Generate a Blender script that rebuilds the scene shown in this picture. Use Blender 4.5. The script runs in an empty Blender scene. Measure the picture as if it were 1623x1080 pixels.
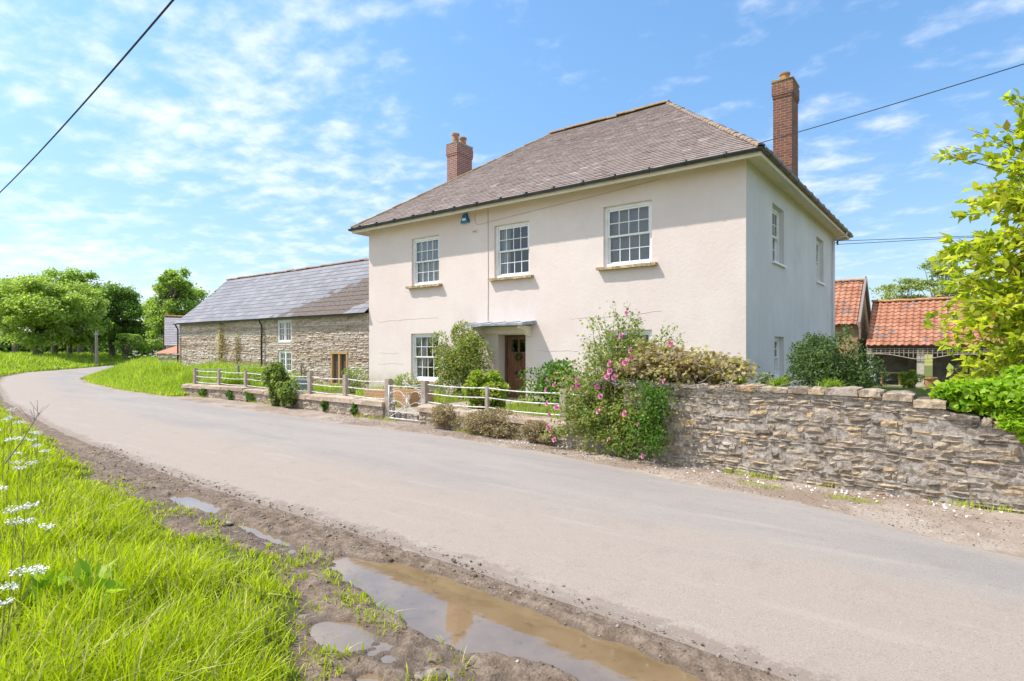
import bpy, math, random
import numpy as np
from mathutils import Vector, Matrix
R = math.radians
rng = np.random.default_rng(7); random.seed(7)
SC = bpy.context.scene
COL = SC.collection

# ------------------------------------------------------------------ camera
cd = bpy.data.cameras.new('camera'); cam = bpy.data.objects.new('camera', cd); COL.objects.link(cam)
cam.location = (0, 0, 1.5); cam.rotation_euler = (R(90), 0, R(37.6))
cd.sensor_width = 36; cd.lens = 930 / 1623 * 36; cd.shift_y = 13 / 1623
cd.clip_start = 0.05; cd.clip_end = 3000
SC.camera = cam
# ------------------------------------------------------------------ light
SUND = Vector((-.67, -.50, 1.21)).normalized()
sl = bpy.data.lights.new('sun', 'SUN'); so = bpy.data.objects.new('sun', sl); COL.objects.link(so)
sl.energy = 3.0; sl.angle = R(0.8); sl.color = (1.0, .93, .86)
so.rotation_euler = SUND.to_track_quat('Z', 'Y').to_euler()
W = bpy.data.worlds.new('World'); SC.world = W; W.use_nodes = True
SC.view_settings.view_transform = 'Standard'; SC.view_settings.look = 'None'
SC.view_settings.gamma = 1; SC.view_settings.exposure = 0.92
nt = W.node_tree; nt.nodes.clear()
def wn(t, **k):
    n = nt.nodes.new(t)
    for a, b in k.items(): setattr(n, a, b)
    return n
def wl(a, b): nt.links.new(a, b)
def wm(op, a, b=None, c=None):
    n = wn('ShaderNodeMath', operation=op)
    for i, x in enumerate((a, b, c)):
        if x is None: continue
        if isinstance(x, (int, float)): n.inputs[i].default_value = x
        else: wl(x, n.inputs[i])
    return n.outputs[0]
sky = wn('ShaderNodeTexSky', sky_type='NISHITA'); sky.sun_disc = False
sky.sun_elevation = math.asin(SUND.z); sky.sun_rotation = math.atan2(SUND.x, SUND.y)
sky.air_density = 1.0; sky.dust_density = 1.0; sky.ozone_density = 2.0
tc = wn('ShaderNodeTexCoord'); sp = wn('ShaderNodeSeparateXYZ'); wl(tc.outputs['Generated'], sp.inputs[0])
zz = wm('ADD', wm('MAXIMUM', sp.outputs[2], 0.0), 0.16)
cb = wn('ShaderNodeCombineXYZ'); wl(wm('DIVIDE', sp.outputs[0], zz), cb.inputs[0]); wl(wm('DIVIDE', sp.outputs[1], zz), cb.inputs[1])
mp = wn('ShaderNodeMapping'); wl(cb.outputs[0], mp.inputs[0]); mp.inputs['Rotation'].default_value = (0, 0, R(-20)); mp.inputs['Scale'].default_value = (1.15, 1.35, 1); mp.inputs['Location'].default_value = (3.1, 1.7, 0)
n1 = wn('ShaderNodeTexNoise'); n1.inputs['Scale'].default_value = 5.2; n1.inputs['Detail'].default_value = 9; n1.inputs['Roughness'].default_value = .52; n1.inputs['Distortion'].default_value = .1; wl(mp.outputs[0], n1.inputs[0])
n2 = wn('ShaderNodeTexNoise'); n2.inputs['Scale'].default_value = 0.9; n2.inputs['Detail'].default_value = 3; wl(mp.outputs[0], n2.inputs[0])
# clouds gather westward (left of the road); unseen cloud added behind camera for fill
cloud_bias = wm('MULTIPLY_ADD', sp.outputs[0], -0.10, 0.0)
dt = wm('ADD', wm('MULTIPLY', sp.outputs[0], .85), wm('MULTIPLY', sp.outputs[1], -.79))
fill_cloud = wn('ShaderNodeMapRange'); fill_cloud.interpolation_type = 'SMOOTHSTEP'; wl(dt, fill_cloud.inputs[0]); fill_cloud.inputs[1].default_value = -.05; fill_cloud.inputs[2].default_value = .5; fill_cloud.inputs[3].default_value = 0; fill_cloud.inputs[4].default_value = .24
cloud_bias = wm('ADD', cloud_bias, fill_cloud.outputs[0])
n3 = wn('ShaderNodeTexNoise'); n3.inputs['Scale'].default_value = 11; n3.inputs['Detail'].default_value = 5; n3.inputs['Roughness'].default_value = .6; wl(mp.outputs[0], n3.inputs[0])
v = wm('ADD', wm('ADD', wm('ADD', wm('MULTIPLY', n1.outputs[0], .52), wm('MULTIPLY', n2.outputs[0], .45)), wm('MULTIPLY', n3.outputs[0], .20)), cloud_bias)
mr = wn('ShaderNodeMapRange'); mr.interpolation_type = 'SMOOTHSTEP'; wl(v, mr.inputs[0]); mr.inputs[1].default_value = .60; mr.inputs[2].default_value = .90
lo = wn('ShaderNodeMapRange'); wl(sp.outputs[2], lo.inputs[0]); lo.inputs[1].default_value = 0.0; lo.inputs[2].default_value = .10; lo.inputs[3].default_value = .3; lo.inputs[4].default_value = .88
cf = wm('MULTIPLY', mr.outputs[0], lo.outputs[0])
tint = wn('ShaderNodeMix', data_type='RGBA', blend_type='MULTIPLY'); tint.inputs[0].default_value = 1; wl(sky.outputs[0], tint.inputs[6]); hz = wn('ShaderNodeMapRange'); hz.interpolation_type = 'SMOOTHSTEP'; wl(sp.outputs[2], hz.inputs[0]); hz.inputs[1].default_value = -.05; hz.inputs[2].default_value = .55
tcol = wn('ShaderNodeMix', data_type='RGBA'); wl(hz.outputs[0], tcol.inputs[0]); tcol.inputs[6].default_value = (.70, .70, .74, 1); tcol.inputs[7].default_value = (.78, 1.02, 1.10, 1); wl(tcol.outputs[2], tint.inputs[7])
mx = wn('ShaderNodeMix', data_type='RGBA'); wl(cf, mx.inputs[0]); wl(tint.outputs[2], mx.inputs[6]); mx.inputs[7].default_value = (5.0, 5.15, 5.5, 1)
bg = wn('ShaderNodeBackground'); bg.inputs[1].default_value = 0.13; wl(mx.outputs[2], bg.inputs[0])
wo = wn('ShaderNodeOutputWorld'); wl(bg.outputs[0], wo.inputs[0])

# ------------------------------------------------------------------ materials
def srgb(h):
    h = h.lstrip('#'); c = [int(h[i:i+2], 16) / 255 for i in (0, 2, 4)]
    return tuple(((x + .055) / 1.055) ** 2.4 if x > .04045 else x / 12.92 for x in c)
class Mat:
    def __init__(s, name, rough=.8, spec=.3):
        s.m = bpy.data.materials.new(name); s.m.use_nodes = True; s.t = s.m.node_tree; s.t.nodes.clear()
        s.b = s.n('ShaderNodeBsdfPrincipled'); s.o = s.n('ShaderNodeOutputMaterial'); s.l(s.b.outputs[0], s.o.inputs[0])
        s.b.inputs['Roughness'].default_value = rough; s.b.inputs['Specular IOR Level'].default_value = spec
        s.co = s.n('ShaderNodeNewGeometry')
    def n(s, t, **k):
        x = s.t.nodes.new(t)
        for a, b in k.items(): setattr(x, a, b)
        return x
    def l(s, a, b): s.t.links.new(a, b)
    def val(s, sock, x):
        if isinstance(x, (int, float)): sock.default_value = x
        elif isinstance(x, tuple): sock.default_value = (*x, 1) if len(x) == 3 and sock.type == 'RGBA' else x
        else: s.l(x, sock)
    def math(s, op, a, b=None, c=None):
        x = s.n('ShaderNodeMath', operation=op)
        for i, y in enumerate((a, b, c)):
            if y is not None: s.val(x.inputs[i], y)
        return x.outputs[0]
    def pos(s, scale=(1, 1, 1), rot=(0, 0, 0)):
        m = s.n('ShaderNodeMapping'); m.inputs['Scale'].default_value = scale; m.inputs['Rotation'].default_value = rot
        s.l(s.co.outputs['Position'], m.inputs[0]); return m.outputs[0]
    def noise(s, scale, detail=5, rough=.6, vec=None, dist=0):
        x = s.n('ShaderNodeTexNoise'); x.inputs['Scale'].default_value = scale; x.inputs['Detail'].default_value = detail
        x.inputs['Roughness'].default_value = rough; x.inputs['Distortion'].default_value = dist
        s.l(vec or s.co.outputs['Position'], x.inputs[0]); return x.outputs[0]
    def voro(s, scale, vec=None, feat='F1', out=0):
        x = s.n('ShaderNodeTexVoronoi', feature=feat); x.inputs['Scale'].default_value = scale
        s.l(vec or s.co.outputs['Position'], x.inputs[0]); return x.outputs[out]
    def ramp(s, f, stops):
        x = s.n('ShaderNodeValToRGB'); e = x.color_ramp.elements
        while len(e) > 1: e.remove(e[-1])
        e[0].position = stops[0][0]; e[0].color = (*stops[0][1], 1)
        for p, c in stops[1:]:
            q = e.new(p); q.color = (*c, 1)
        s.l(f, x.inputs[0]); return x.outputs[0]
    def step(s, f, a, b, lo=0., hi=1.):
        x = s.n('ShaderNodeMapRange'); x.interpolation_type = 'SMOOTHSTEP'; s.val(x.inputs[0], f)
        x.inputs[1].default_value = a; x.inputs[2].default_value = b; x.inputs[3].default_value = lo; x.inputs[4].default_value = hi
        return x.outputs[0]
    def mix(s, f, a, b, blend='MIX'):
        x = s.n('ShaderNodeMix', data_type='RGBA', blend_type=blend)
        s.val(x.inputs[0], f); s.val(x.inputs[6], a); s.val(x.inputs[7], b); return x.outputs[2]
    def isl(s): return s.co.outputs['Random Per Island']
    def attr(s, name):
        x = s.n('ShaderNodeVertexColor'); x.layer_name = name
        q = s.n('ShaderNodeSeparateColor'); s.l(x.outputs[0], q.inputs[0]); return q.outputs
    def xyz(s):
        q = s.n('ShaderNodeSeparateXYZ'); s.l(s.co.outputs['Position'], q.inputs[0]); return q.outputs
    def base(s, x): s.val(s.b.inputs['Base Color'], x)
    def bump(s, h, dist=.01, strength=.6, nxt=None):
        x = s.n('ShaderNodeBump'); x.inputs['Distance'].default_value = dist; x.inputs['Strength'].default_value = strength
        s.l(h, x.inputs['Height'])
        if nxt: s.l(nxt, x.inputs['Normal'])
        s.l(x.outputs[0], s.b.inputs['Normal']); return x.outputs[0]

def leaf_mat(name, stops, trans=.45, rough=.5, patch=.35, patch_scale=1.5):
    m = Mat(name, rough, .35)
    c = m.ramp(m.isl(), stops)
    n = m.noise(patch_scale, 3)
    c = m.mix(m.step(n, .35, .65, 0, patch), c, (.75, .8, .55), 'MULTIPLY')
    m.base(c)
    t = m.n('ShaderNodeBsdfTranslucent'); m.l(m.mix(1., c, (1.6, 1.7, .8), 'MULTIPLY'), t.inputs[0])
    x = m.n('ShaderNodeMixShader'); x.inputs[0].default_value = trans
    m.l(m.b.outputs[0], x.inputs[1]); m.l(t.outputs[0], x.inputs[2]); m.l(x.outputs[0], m.o.inputs[0])
    return m.m
def plain(name, c, rough=.6, var=.15, scale=8, metallic=0, bump=0.0, spec=.3, c2=None):
    m = Mat(name, rough, spec); n = m.noise(scale, 5)
    m.base(m.mix(m.step(n, .35, .7), tuple(x * (1 - var) for x in c), c2 or tuple(min(1, x * (1 + var)) for x in c)))
    m.b.inputs['Metallic'].default_value = metallic
    if bump: m.bump(m.noise(scale * 4, 4), bump, .5)
    return m.m

M = {}
# plaster
m = Mat('plaster', .85, .2); n = m.noise(.6, 6); nf = m.noise(5, 6, .7); st = m.noise(1.2, 5, .6, m.pos((3, 3, .35)))
c = m.mix(m.step(n, .35, .7), (.71, .60, .555), (.76, .66, .61))
c = m.mix(m.step(nf, .5, .8, 0, .35), c, (.64, .55, .48))
c = m.mix(m.step(st, .52, .75, 0, .22), c, (.62, .55, .50))
c = m.mix(m.math('MULTIPLY', m.step(m.xyz()[2], .9, .1), m.step(nf, .3, .6, .2, .6)), c, (.55, .47, .36))
fx_ = m.noise(.9, 5, .65); c = m.mix(m.step(fx_, .54, .60, 0, .16), c, (.80, .73, .68)); c = m.mix(m.math('MULTIPLY', m.step(m.xyz()[2], .9, .1), m.step(m.noise(2.5, 6, .7), .3, .6, .2, .7)), c, (.46, .39, .30))
m.base(c); m.bump(m.noise(14, 6, .7), .012, .5); M['plaster'] = m.m
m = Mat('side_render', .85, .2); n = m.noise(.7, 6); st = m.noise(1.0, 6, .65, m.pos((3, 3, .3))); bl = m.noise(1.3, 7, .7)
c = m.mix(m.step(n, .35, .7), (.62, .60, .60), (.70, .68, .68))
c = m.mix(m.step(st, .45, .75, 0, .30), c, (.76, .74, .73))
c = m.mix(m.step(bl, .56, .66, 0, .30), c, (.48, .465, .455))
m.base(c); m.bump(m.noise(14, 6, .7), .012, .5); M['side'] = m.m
m = Mat('soffit_paint', .6, .3); m.base(m.mix(m.step(m.noise(3, 5), .4, .7), (.80, .72, .60), (.74, .66, .50))); M['soffit'] = m.m
M['white'] = plain('white_paint', (.80, .80, .79), .4, .06, 6, spec=.4)
M['railwhite'] = plain('rail_white_paint', (.68, .66, .62), .6, .3, 14)
M['gutter'] = plain('black_gutter', (.035, .042, .05), .35, .3, 3, spec=.5)
M['lead'] = plain('lead_sheet', (.30, .34, .37), .5, .3, 5)
M['sandstone'] = plain('sandstone_sill', (.50, .34, .17), .85, .35, 9, bump=.01, c2=(.62, .50, .33))
M['terracotta'] = plain('terracotta', (.52, .22, .11), .75, .3, 9, c2=(.55, .32, .15))
M['curtain'] = None
m = Mat('curtain', .9, .1); wv = m.n('ShaderNodeTexWave'); wv.inputs['Scale'].default_value = 5; wv.inputs['Distortion'].default_value = 1.5
m.l(m.pos((1, 1, .02)), wv.inputs[0]); m.base(m.mix(wv.outputs[1], (.62, .62, .61), (.84, .84, .83))); m.bump(wv.outputs[1], .05, .8); M['curtain'] = m.m
M['interior'] = plain('room_interior', (.10, .09, .085), .9, .3, 1)
# glass
m = Mat('window_glass'); gl = m.n('ShaderNodeBsdfGlossy'); gl.inputs['Roughness'].default_value = .015; tr = m.n('ShaderNodeBsdfTransparent'); tr.inputs[0].default_value = (.82, .86, .86, 1)
fr = m.n('ShaderNodeFresnel'); fr.inputs[0].default_value = 1.9; x = m.n('ShaderNodeMixShader'); m.l(m.math('MINIMUM', m.math('MULTIPLY', fr.outputs[0], 1.0), .9), x.inputs[0]); m.l(tr.outputs[0], x.inputs[1]); m.l(gl.outputs[0], x.inputs[2]); m.l(x.outputs[0], m.o.inputs[0])
bp = m.n('ShaderNodeBump'); bp.inputs['Distance'].default_value = .01; bp.inputs['Strength'].default_value = .12; m.l(m.noise(3, 2), bp.inputs['Height']); m.l(bp.outputs[0], gl.inputs['Normal'])
M['glass'] = m.m
# slate of the house
def slate(name, cols, moss, mossamt, rough=.65, spec=.35):
    m = Mat(name, rough, spec); c = m.ramp(m.isl(), cols); n = m.noise(9, 6, .7)
    c = m.mix(m.step(n, .45, .75, 0, .5), c, tuple(x * .62 for x in cols[0][1]))
    n2 = m.noise(2.2, 7, .75); c = m.mix(m.step(n2, .60, .72, 0, mossamt), c, moss)
    m.base(c); m.bump(n, .006, .6); return m
M['slate'] = slate('house_slate', [(0, (.23, .175, .155)), (.3, (.295, .235, .21)), (.6, (.265, .215, .19)), (.96, (.325, .265, .24)), (.995, (.40, .35, .32))], (.36, .28, .21), .4, .9, .12).m
m = slate('barn_slate', [(0, (.17, .168, .182)), (.5, (.205, .20, .215)), (1, (.25, .245, .262))], (.22, .19, .17), .3, .65, .35)
# older brown stone tiles on the right of the barn roof
xs = m.xyz(); old = m.math('ADD', m.math('ADD', xs[0], m.math('MULTIPLY', xs[2], -2.17)), m.math('ADD', m.math('MULTIPLY', m.math('SUBTRACT', m.noise(1.3, 6, .8), .5), 4.5), m.math('MULTIPLY', m.isl(), 1.3)))
low = m.math('SUBTRACT', xs[0], m.math('MULTIPLY', xs[2], 1.05))
old2 = m.math('MULTIPLY', m.step(old, -22.3, -21.9), m.step(m.math('ADD', m.math('ADD', xs[0], xs[2]), m.math('MULTIPLY', m.isl(), .5)), -12.9, -13.4))
bc = m.b.inputs['Base Color'].links[0].from_socket
on = m.noise(12, 6, .75)
m.base(m.mix(m.math('MULTIPLY', m.math('MULTIPLY', m.step(old, -26.9, -26.4), m.step(m.math('ADD', m.math('ADD', xs[0], m.math('MULTIPLY', xs[2], -1.58)), m.math('MULTIPLY', m.isl(), .5)), -21.2, -21.35)), m.step(on, .25, .45, .55, 1)), bc, m.mix(m.step(on, .3, .7), (.04, .026, .018), (.17, .118, .088))))
M['barn_slate'] = m.m
def lichen(name, base, base2, amt):
    m = Mat(name, .85, .2); n = m.noise(14, 6, .7); c = m.mix(m.step(n, .4, .65), base, base2)
    c = m.mix(m.step(m.noise(5, 6, .75), .47, .6, 0, amt), c, (.36, .225, .07)); m.base(c); m.bump(n, .015, .7); return m.m
M['hip'] = lichen('hip_tile', (.22, .17, .14), (.36, .30, .25), .5)
M['ridge'] = lichen('ridge_tile', (.26, .18, .12), (.42, .31, .17), .95)
# brick
def brick(name, a, b, mor, soot=.3, lich=.0):
    m = Mat(name, .85, .2); g = m.co
    xs = m.xyz(); cbx = m.n('ShaderNodeCombineXYZ'); m.l(m.math('ADD', xs[0], xs[1]), cbx.inputs[0]); m.l(xs[2], cbx.inputs[1])
    t = m.n('ShaderNodeTexBrick'); m.l(cbx.outputs[0], t.inputs[0]); t.inputs['Scale'].default_value = 1
    t.inputs['Brick Width'].default_value = .225; t.inputs['Row Height'].default_value = .075; t.inputs['Mortar Size'].default_value = .008
    t.inputs['Color1'].default_value = (*a, 1); t.inputs['Color2'].default_value = (*b, 1); t.inputs['Mortar'].default_value = (*mor, 1); t.inputs['Mortar Smooth'].default_value = .2
    c = m.mix(m.step(m.noise(6, 6, .7), .45, .75, 0, soot), t.outputs[0], (.12, .08, .07))
    c = m.mix(m.step(m.noise(11, 6, .8), .55, .66, 0, lich), c, (.42, .30, .10)); m.base(c)
    m.bump(m.math('SUBTRACT', m.noise(30, 4), t.outputs[1]), .008, .7); return m.m
M['brick'] = brick('chimney_brick', (.34, .145, .105), (.24, .105, .085), (.48, .42, .38), .35)
M['brick_old'] = brick('old_chimney_brick', (.27, .10, .065), (.15, .065, .05), (.32, .26, .20), .85, .7)
M['brick_orange'] = brick('orange_brick', (.52, .27, .11), (.46, .25, .13), (.50, .40, .28), .3)
# stones
def stone(name, cols, dark, lich, rough=.9, bs=.02, smear=.6, band=0):
    m = Mat(name, rough, .15); c = m.ramp(m.isl(), cols)
    if band:
        nb = m.noise(1.0, 3, .5, m.pos((.15, .15, 4.6))); c = m.mix(m.step(nb, .50, .56, 0, band), c, (.80, .72, .65)); c = m.mix(m.step(nb, .40, .47, band, 0), c, (.32, .215, .145))
    n = m.noise(18, 7, .75); n2 = m.noise(5.5, 6, .7)
    c = m.mix(m.step(n, .38, .7, 0, .75), c, dark)
    c = m.mix(m.step(n2, .50, .62, 0, smear), c, (.50, .455, .41))
    c = m.mix(m.step(m.noise(9, 5, .8), .64, .70, 0, lich), c, (.60, .31, .04))
    m.base(c); m.bump(n, bs, .9); return m.m
M['rubble'] = stone('rubble_stone', [(0, (.16, .125, .095)), (.22, (.38, .30, .215)), (.55, (.54, .435, .315)), (.80, (.62, .42, .21)), (.92, (.66, .58, .49)), (1, (.24, .20, .155))], (.10, .08, .06), 1.0, bs=.03, smear=.42)
M['lowstone'] = stone('low_wall_stone', [(0, (.24, .19, .14)), (.5, (.40, .31, .22)), (1, (.50, .38, .27))], (.16, .13, .10), .3)
M['coping'] = stone('coping_stone', [(0, (.42, .31, .22)), (1, (.54, .42, .31))], (.28, .21, .16), .4)
M['barnstone'] = stone('barn_stone', [(0, (.36, .25, .165)), (.3, (.55, .42, .30)), (.6, (.62, .50, .39)), (.9, (.72, .62, .53)), (1, (.52, .34, .20))], (.34, .26, .19), .08, bs=.03, smear=.3, band=.75)
def mortar(name, a, b):
    m = Mat(name, .95, .1); n = m.noise(12, 8, .8); m.base(m.mix(m.step(n, .4, .62), a, b)); m.bump(m.noise(25, 6, .8), .03, 1); return m.m
M['mortar'] = mortar('lime_mortar', (.24, .20, .16), (.60, .53, .46))
M['barnmortar'] = mortar('barn_mortar', (.34, .26, .20), (.60, .51, .43))
# pantile
m = Mat('pantile', .8, .2); c = m.ramp(m.isl(), [(0, (.35, .15, .09)), (.5, (.43, .195, .12)), (.95, (.48, .24, .155)), (.97, (.24, .17, .15)), (1, (.30, .20, .17))])
n = m.noise(9, 6, .7); m.base(m.mix(m.step(n, .5, .75, 0, .45), c, (.38, .20, .13))); m.bump(n, .008, .5); M['pantile'] = m.m
# wood
def wood(name, a, b, sc=(14, 14, .8), rough=.7):
    m = Mat(name, rough, .25); n = m.noise(3, 7, .7, m.pos(sc), .4); m.base(m.mix(m.step(n, .35, .68), a, b)); m.bump(n, .006, .6); return m.m
M['door'] = wood('door_wood', (.11, .052, .028), (.27, .14, .078), rough=.5)
M['oak'] = wood('oak_frame', (.40, .24, .11), (.55, .35, .18))
M['oldwood'] = wood('weathered_wood', (.20, .175, .15), (.34, .30, .26))
M['darkboard'] = wood('dark_board', (.06, .045, .035), (.20, .15, .11), (18, 18, .5))
M['post'] = stone('concrete_post', [(0, (.34, .28, .22)), (1, (.44, .37, .30))], (.24, .19, .15), .15, bs=.006)
M['bark'] = wood('bark', (.10, .08, .06), (.23, .19, .15), (5, 5, 1))
M['stem'] = wood('green_stem', (.16, .17, .06), (.28, .28, .11), (9, 9, 2))
M['cable'] = plain('cable_sheath', (.03, .03, .035), .6, .1)
M['chairwhite'] = plain('white_plastic', (.75, .75, .74), .45, .05)
M['trough'] = plain('galvanised_trough', (.28, .34, .40), .5, .2)
M['bluebox'] = plain('blue_plastic', (.02, .16, .42), .35, .1)
# leaves
G3 = lambda a, b, c: [(0, a), (.5, b), (1, c)]
M['leaf_tree'] = leaf_mat('pale_tree_leaves', G3((.24, .33, .07), (.36, .46, .11), (.48, .56, .18)))
M['leaf_dark'] = leaf_mat('dark_tree_leaves', G3((.13, .22, .055), (.19, .30, .075), (.27, .38, .11)))
M['leaf_mid'] = leaf_mat('mid_tree_leaves', G3((.20, .30, .06), (.31, .42, .095), (.42, .52, .16)))
M['leaf_lime'] = leaf_mat('yellow_green_leaves', [(0, (.24, .32, .02)), (.4, (.44, .50, .035)), (.8, (.60, .61, .08)), (.96, (.54, .50, .07)), (1, (.48, .26, .05))], .5, .4, patch_scale=2.5)
M['leaf_ivy'] = leaf_mat('ivy_leaves', G3((.16, .30, .02), (.30, .46, .03), (.46, .58, .06)), .45, .4, patch_scale=4)
M['leaf_ivydark'] = leaf_mat('variegated_ivy_leaves', [(0, (.08, .15, .03)), (.5, (.16, .25, .05)), (.8, (.32, .38, .10)), (1, (.58, .52, .26))], .35)
M['leaf_rose'] = leaf_mat('rose_leaves', [(0, (.12, .20, .04)), (.4, (.22, .31, .07)), (.75, (.38, .40, .14)), (1, (.42, .28, .14))], .4, patch_scale=4)
M['leaf_rosedark'] = leaf_mat('dense_green_leaves', G3((.05, .13, .02), (.10, .21, .03), (.20, .31, .06)), .4, patch_scale=4)
M['leaf_bronze'] = leaf_mat('bronze_vine_leaves', [(0, (.26, .18, .10)), (.35, (.42, .32, .19)), (.7, (.55, .47, .30)), (.9, (.50, .42, .12)), (1, (.62, .55, .44))], .4, patch_scale=4)
M['leaf_shrub'] = leaf_mat('dull_green_leaves', G3((.06, .11, .035), (.11, .175, .06), (.18, .24, .10)), .3, patch_scale=4)
M['leaf_grey'] = leaf_mat('grey_green_leaves', G3((.14, .19, .10), (.24, .29, .16), (.42, .45, .33)), .3)
M['leaf_yg'] = leaf_mat('golden_shrub_leaves', [(0, (.12, .22, .02)), (.5, (.26, .36, .04)), (.85, (.42, .44, .08)), (1, (.48, .36, .20))], .45, patch_scale=5)
M['leaf_climb'] = leaf_mat('climber_leaves', [(0, (.16, .22, .07)), (.5, (.28, .35, .12)), (.85, (.44, .47, .22)), (1, (.66, .62, .48))], .4, patch_scale=4)
M['heather'] = leaf_mat('heather_leaves', [(0, (.24, .19, .11)), (.4, (.42, .33, .21)), (.7, (.54, .36, .30)), (1, (.36, .40, .14))], .2, patch_scale=6)
M['grass'] = leaf_mat('lush_grass', [(0, (.24, .32, .012)), (.35, (.42, .50, .012)), (.8, (.54, .60, .02)), (.93, (.54, .56, .05)), (.96, (.62, .54, .24)), (1, (.52, .40, .22))], .38, .5, patch=.8, patch_scale=3.2)
M['grass_far'] = leaf_mat('meadow_grass', [(0, (.20, .28, .03)), (.5, (.34, .44, .04)), (.9, (.44, .52, .08)), (1, (.58, .54, .24))], .45, .5, patch_scale=.7)
M['straw'] = plain('dry_straw', (.46, .38, .20), .8, .3, 20)
M['petal_white'] = plain('white_petals', (.82, .82, .76), .6, .05)
m = Mat('pink_petals', .5, .2); m.base(m.ramp(m.isl(), [(0, (.60, .10, .30)), (.4, (.74, .26, .46)), (1, (.85, .50, .63))])); M['pink'] = m.m
# ground
m = Mat('ground_soil_gravel', .95, .2); A = m.attr('mask')
n8 = m.noise(8, 7, .75); n40 = m.noise(45, 6, .75); v = m.voro(70); n1 = m.noise(1.1, 6, .7)
grass = m.mix(m.step(n8, .35, .65), (.09, .10, .025), (.16, .19, .035))
gravel = m.mix(m.step(n1, .40, .62), (.29, .215, .16), (.44, .365, .30))
gravel = m.mix(m.step(n40, .4, .7, 0, .75), gravel, (.24, .18, .13))
gravel = m.mix(m.step(m.voro(38, None, 'F1', 1), .90, .93, 0, .6), gravel, (.66, .62, .57))
mud = m.mix(m.step(n8, .35, .65), (.155, .108, .073), (.29, .222, .165)); mud = m.mix(m.step(n40, .45, .7, 0, .7), mud, (.085, .06, .042))
gmask = m.step(m.math('ADD', A[1], m.math('MULTIPLY', m.math('SUBTRACT', n8, .5), .9)), .4, .6)
rmask = m.step(m.math('ADD', A[0], m.math('MULTIPLY', m.math('SUBTRACT', n8, .5), .9)), .4, .6)
c = m.mix(gmask, mud, gravel); c = m.mix(rmask, c, grass)
c = m.mix(m.math('MULTIPLY', m.step(A[2], .06, .30), m.step(A[2], .6, .5)), c, (.42, .36, .30), 'MULTIPLY') if False else m.mix(m.math('MULTIPLY', m.math('MULTIPLY', m.step(A[2], .10, .33), m.step(A[2], .6, .5)), .6), c, (.115, .082, .058))
field = m.mix(m.step(m.noise(.05, 3), .4, .6), (.24, .26, .05), (.34, .30, .09))
c = m.mix(m.step(A[2], .6, .9), c, field)
m.base(c)
wet = m.math('MULTIPLY', m.step(A[2], .12, .4), m.step(A[2], .6, .5))
m.l(m.math('SUBTRACT', .95, m.math('MULTIPLY', wet, .6)), m.b.inputs['Roughness'])
b1 = m.bump(n8, .03, .5); m.bump(m.math('ADD', n40, m.math('MULTIPLY', v, .6)), .012, .7, b1); M['ground'] = m.m
m = Mat('asphalt_dusty', .9, .25); xs = m.xyz(); A = m.attr('edge')
n = m.noise(.8, 5, .6, m.pos((.35, 1.4, 1), (0, 0, R(4)))); nf = m.noise(120, 4, .8); nm = m.noise(9, 6, .75)
c = m.mix(m.step(n, .35, .65), (.31, .275, .248), (.36, .318, .28))
c = m.mix(m.step(m.math('ADD', A[0], m.math('MULTIPLY', m.math('SUBTRACT', n, .5), 1.1)), .18, .72), c, (.372, .308, .255))
c = m.mix(m.step(m.math('ADD', A[1], m.math('MULTIPLY', m.math('SUBTRACT', nm, .5), 1.3)), .62, .85, 0, .8), c, (.25, .195, .155))
c = m.mix(m.step(m.math('ADD', A[2], m.math('MULTIPLY', m.math('SUBTRACT', nm, .5), 1.2)), .55, .85, 0, .75), c, (.38, .32, .26))
c = m.mix(m.step(nf, .50, .66, 0, .6), c, (.13, .115, .10))
c = m.mix(m.step(m.noise(3.2, 7, .8), .50, .72, 0, .35), c, (.24, .205, .175))
c = m.mix(m.step(m.voro(160, None, 'F1', 1), .86, .9, 0, .35), c, (.56, .53, .49))
ty = m.math('SUBTRACT', A[0], .52); tn = m.noise(2.0, 6, .75, m.pos((.25, 2.2, 1)))
c = m.mix(m.step(tn, .54, .66, 0, .30), c, (.44, .385, .33))
c = m.mix(m.step(m.noise(30, 6, .85), .55, .68, 0, .4), c, (.20, .165, .14))
m.base(c); b1 = m.bump(nm, .008, .35); m.bump(nf, .006, .8, b1); M['road'] = m.m
m = Mat('muddy_water', .04, .5); n = m.noise(2.5, 5, .6); nb = m.noise(9, 5, .7)
c = m.mix(m.step(n, .35, .65), (.20, .130, .062), (.26, .175, .09)); m.base(m.mix(m.step(nb, .55, .7, 0, .5), c, (.10, .06, .025)))
m.b.inputs['IOR'].default_value = 2.0; m.b.inputs['Specular IOR Level'].default_value = .9
m.bump(m.noise(3.5, 3), .004, .18); M['water'] = m.m
M['pebble'] = stone('pebble', [(0, (.16, .115, .08)), (.7, (.30, .235, .18)), (.93, (.42, .36, .30)), (1, (.62, .57, .52))], (.13, .09, .06), 0)
M['petal_fallen'] = plain('fallen_petal', (.80, .72, .70), .7, .1)

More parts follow.
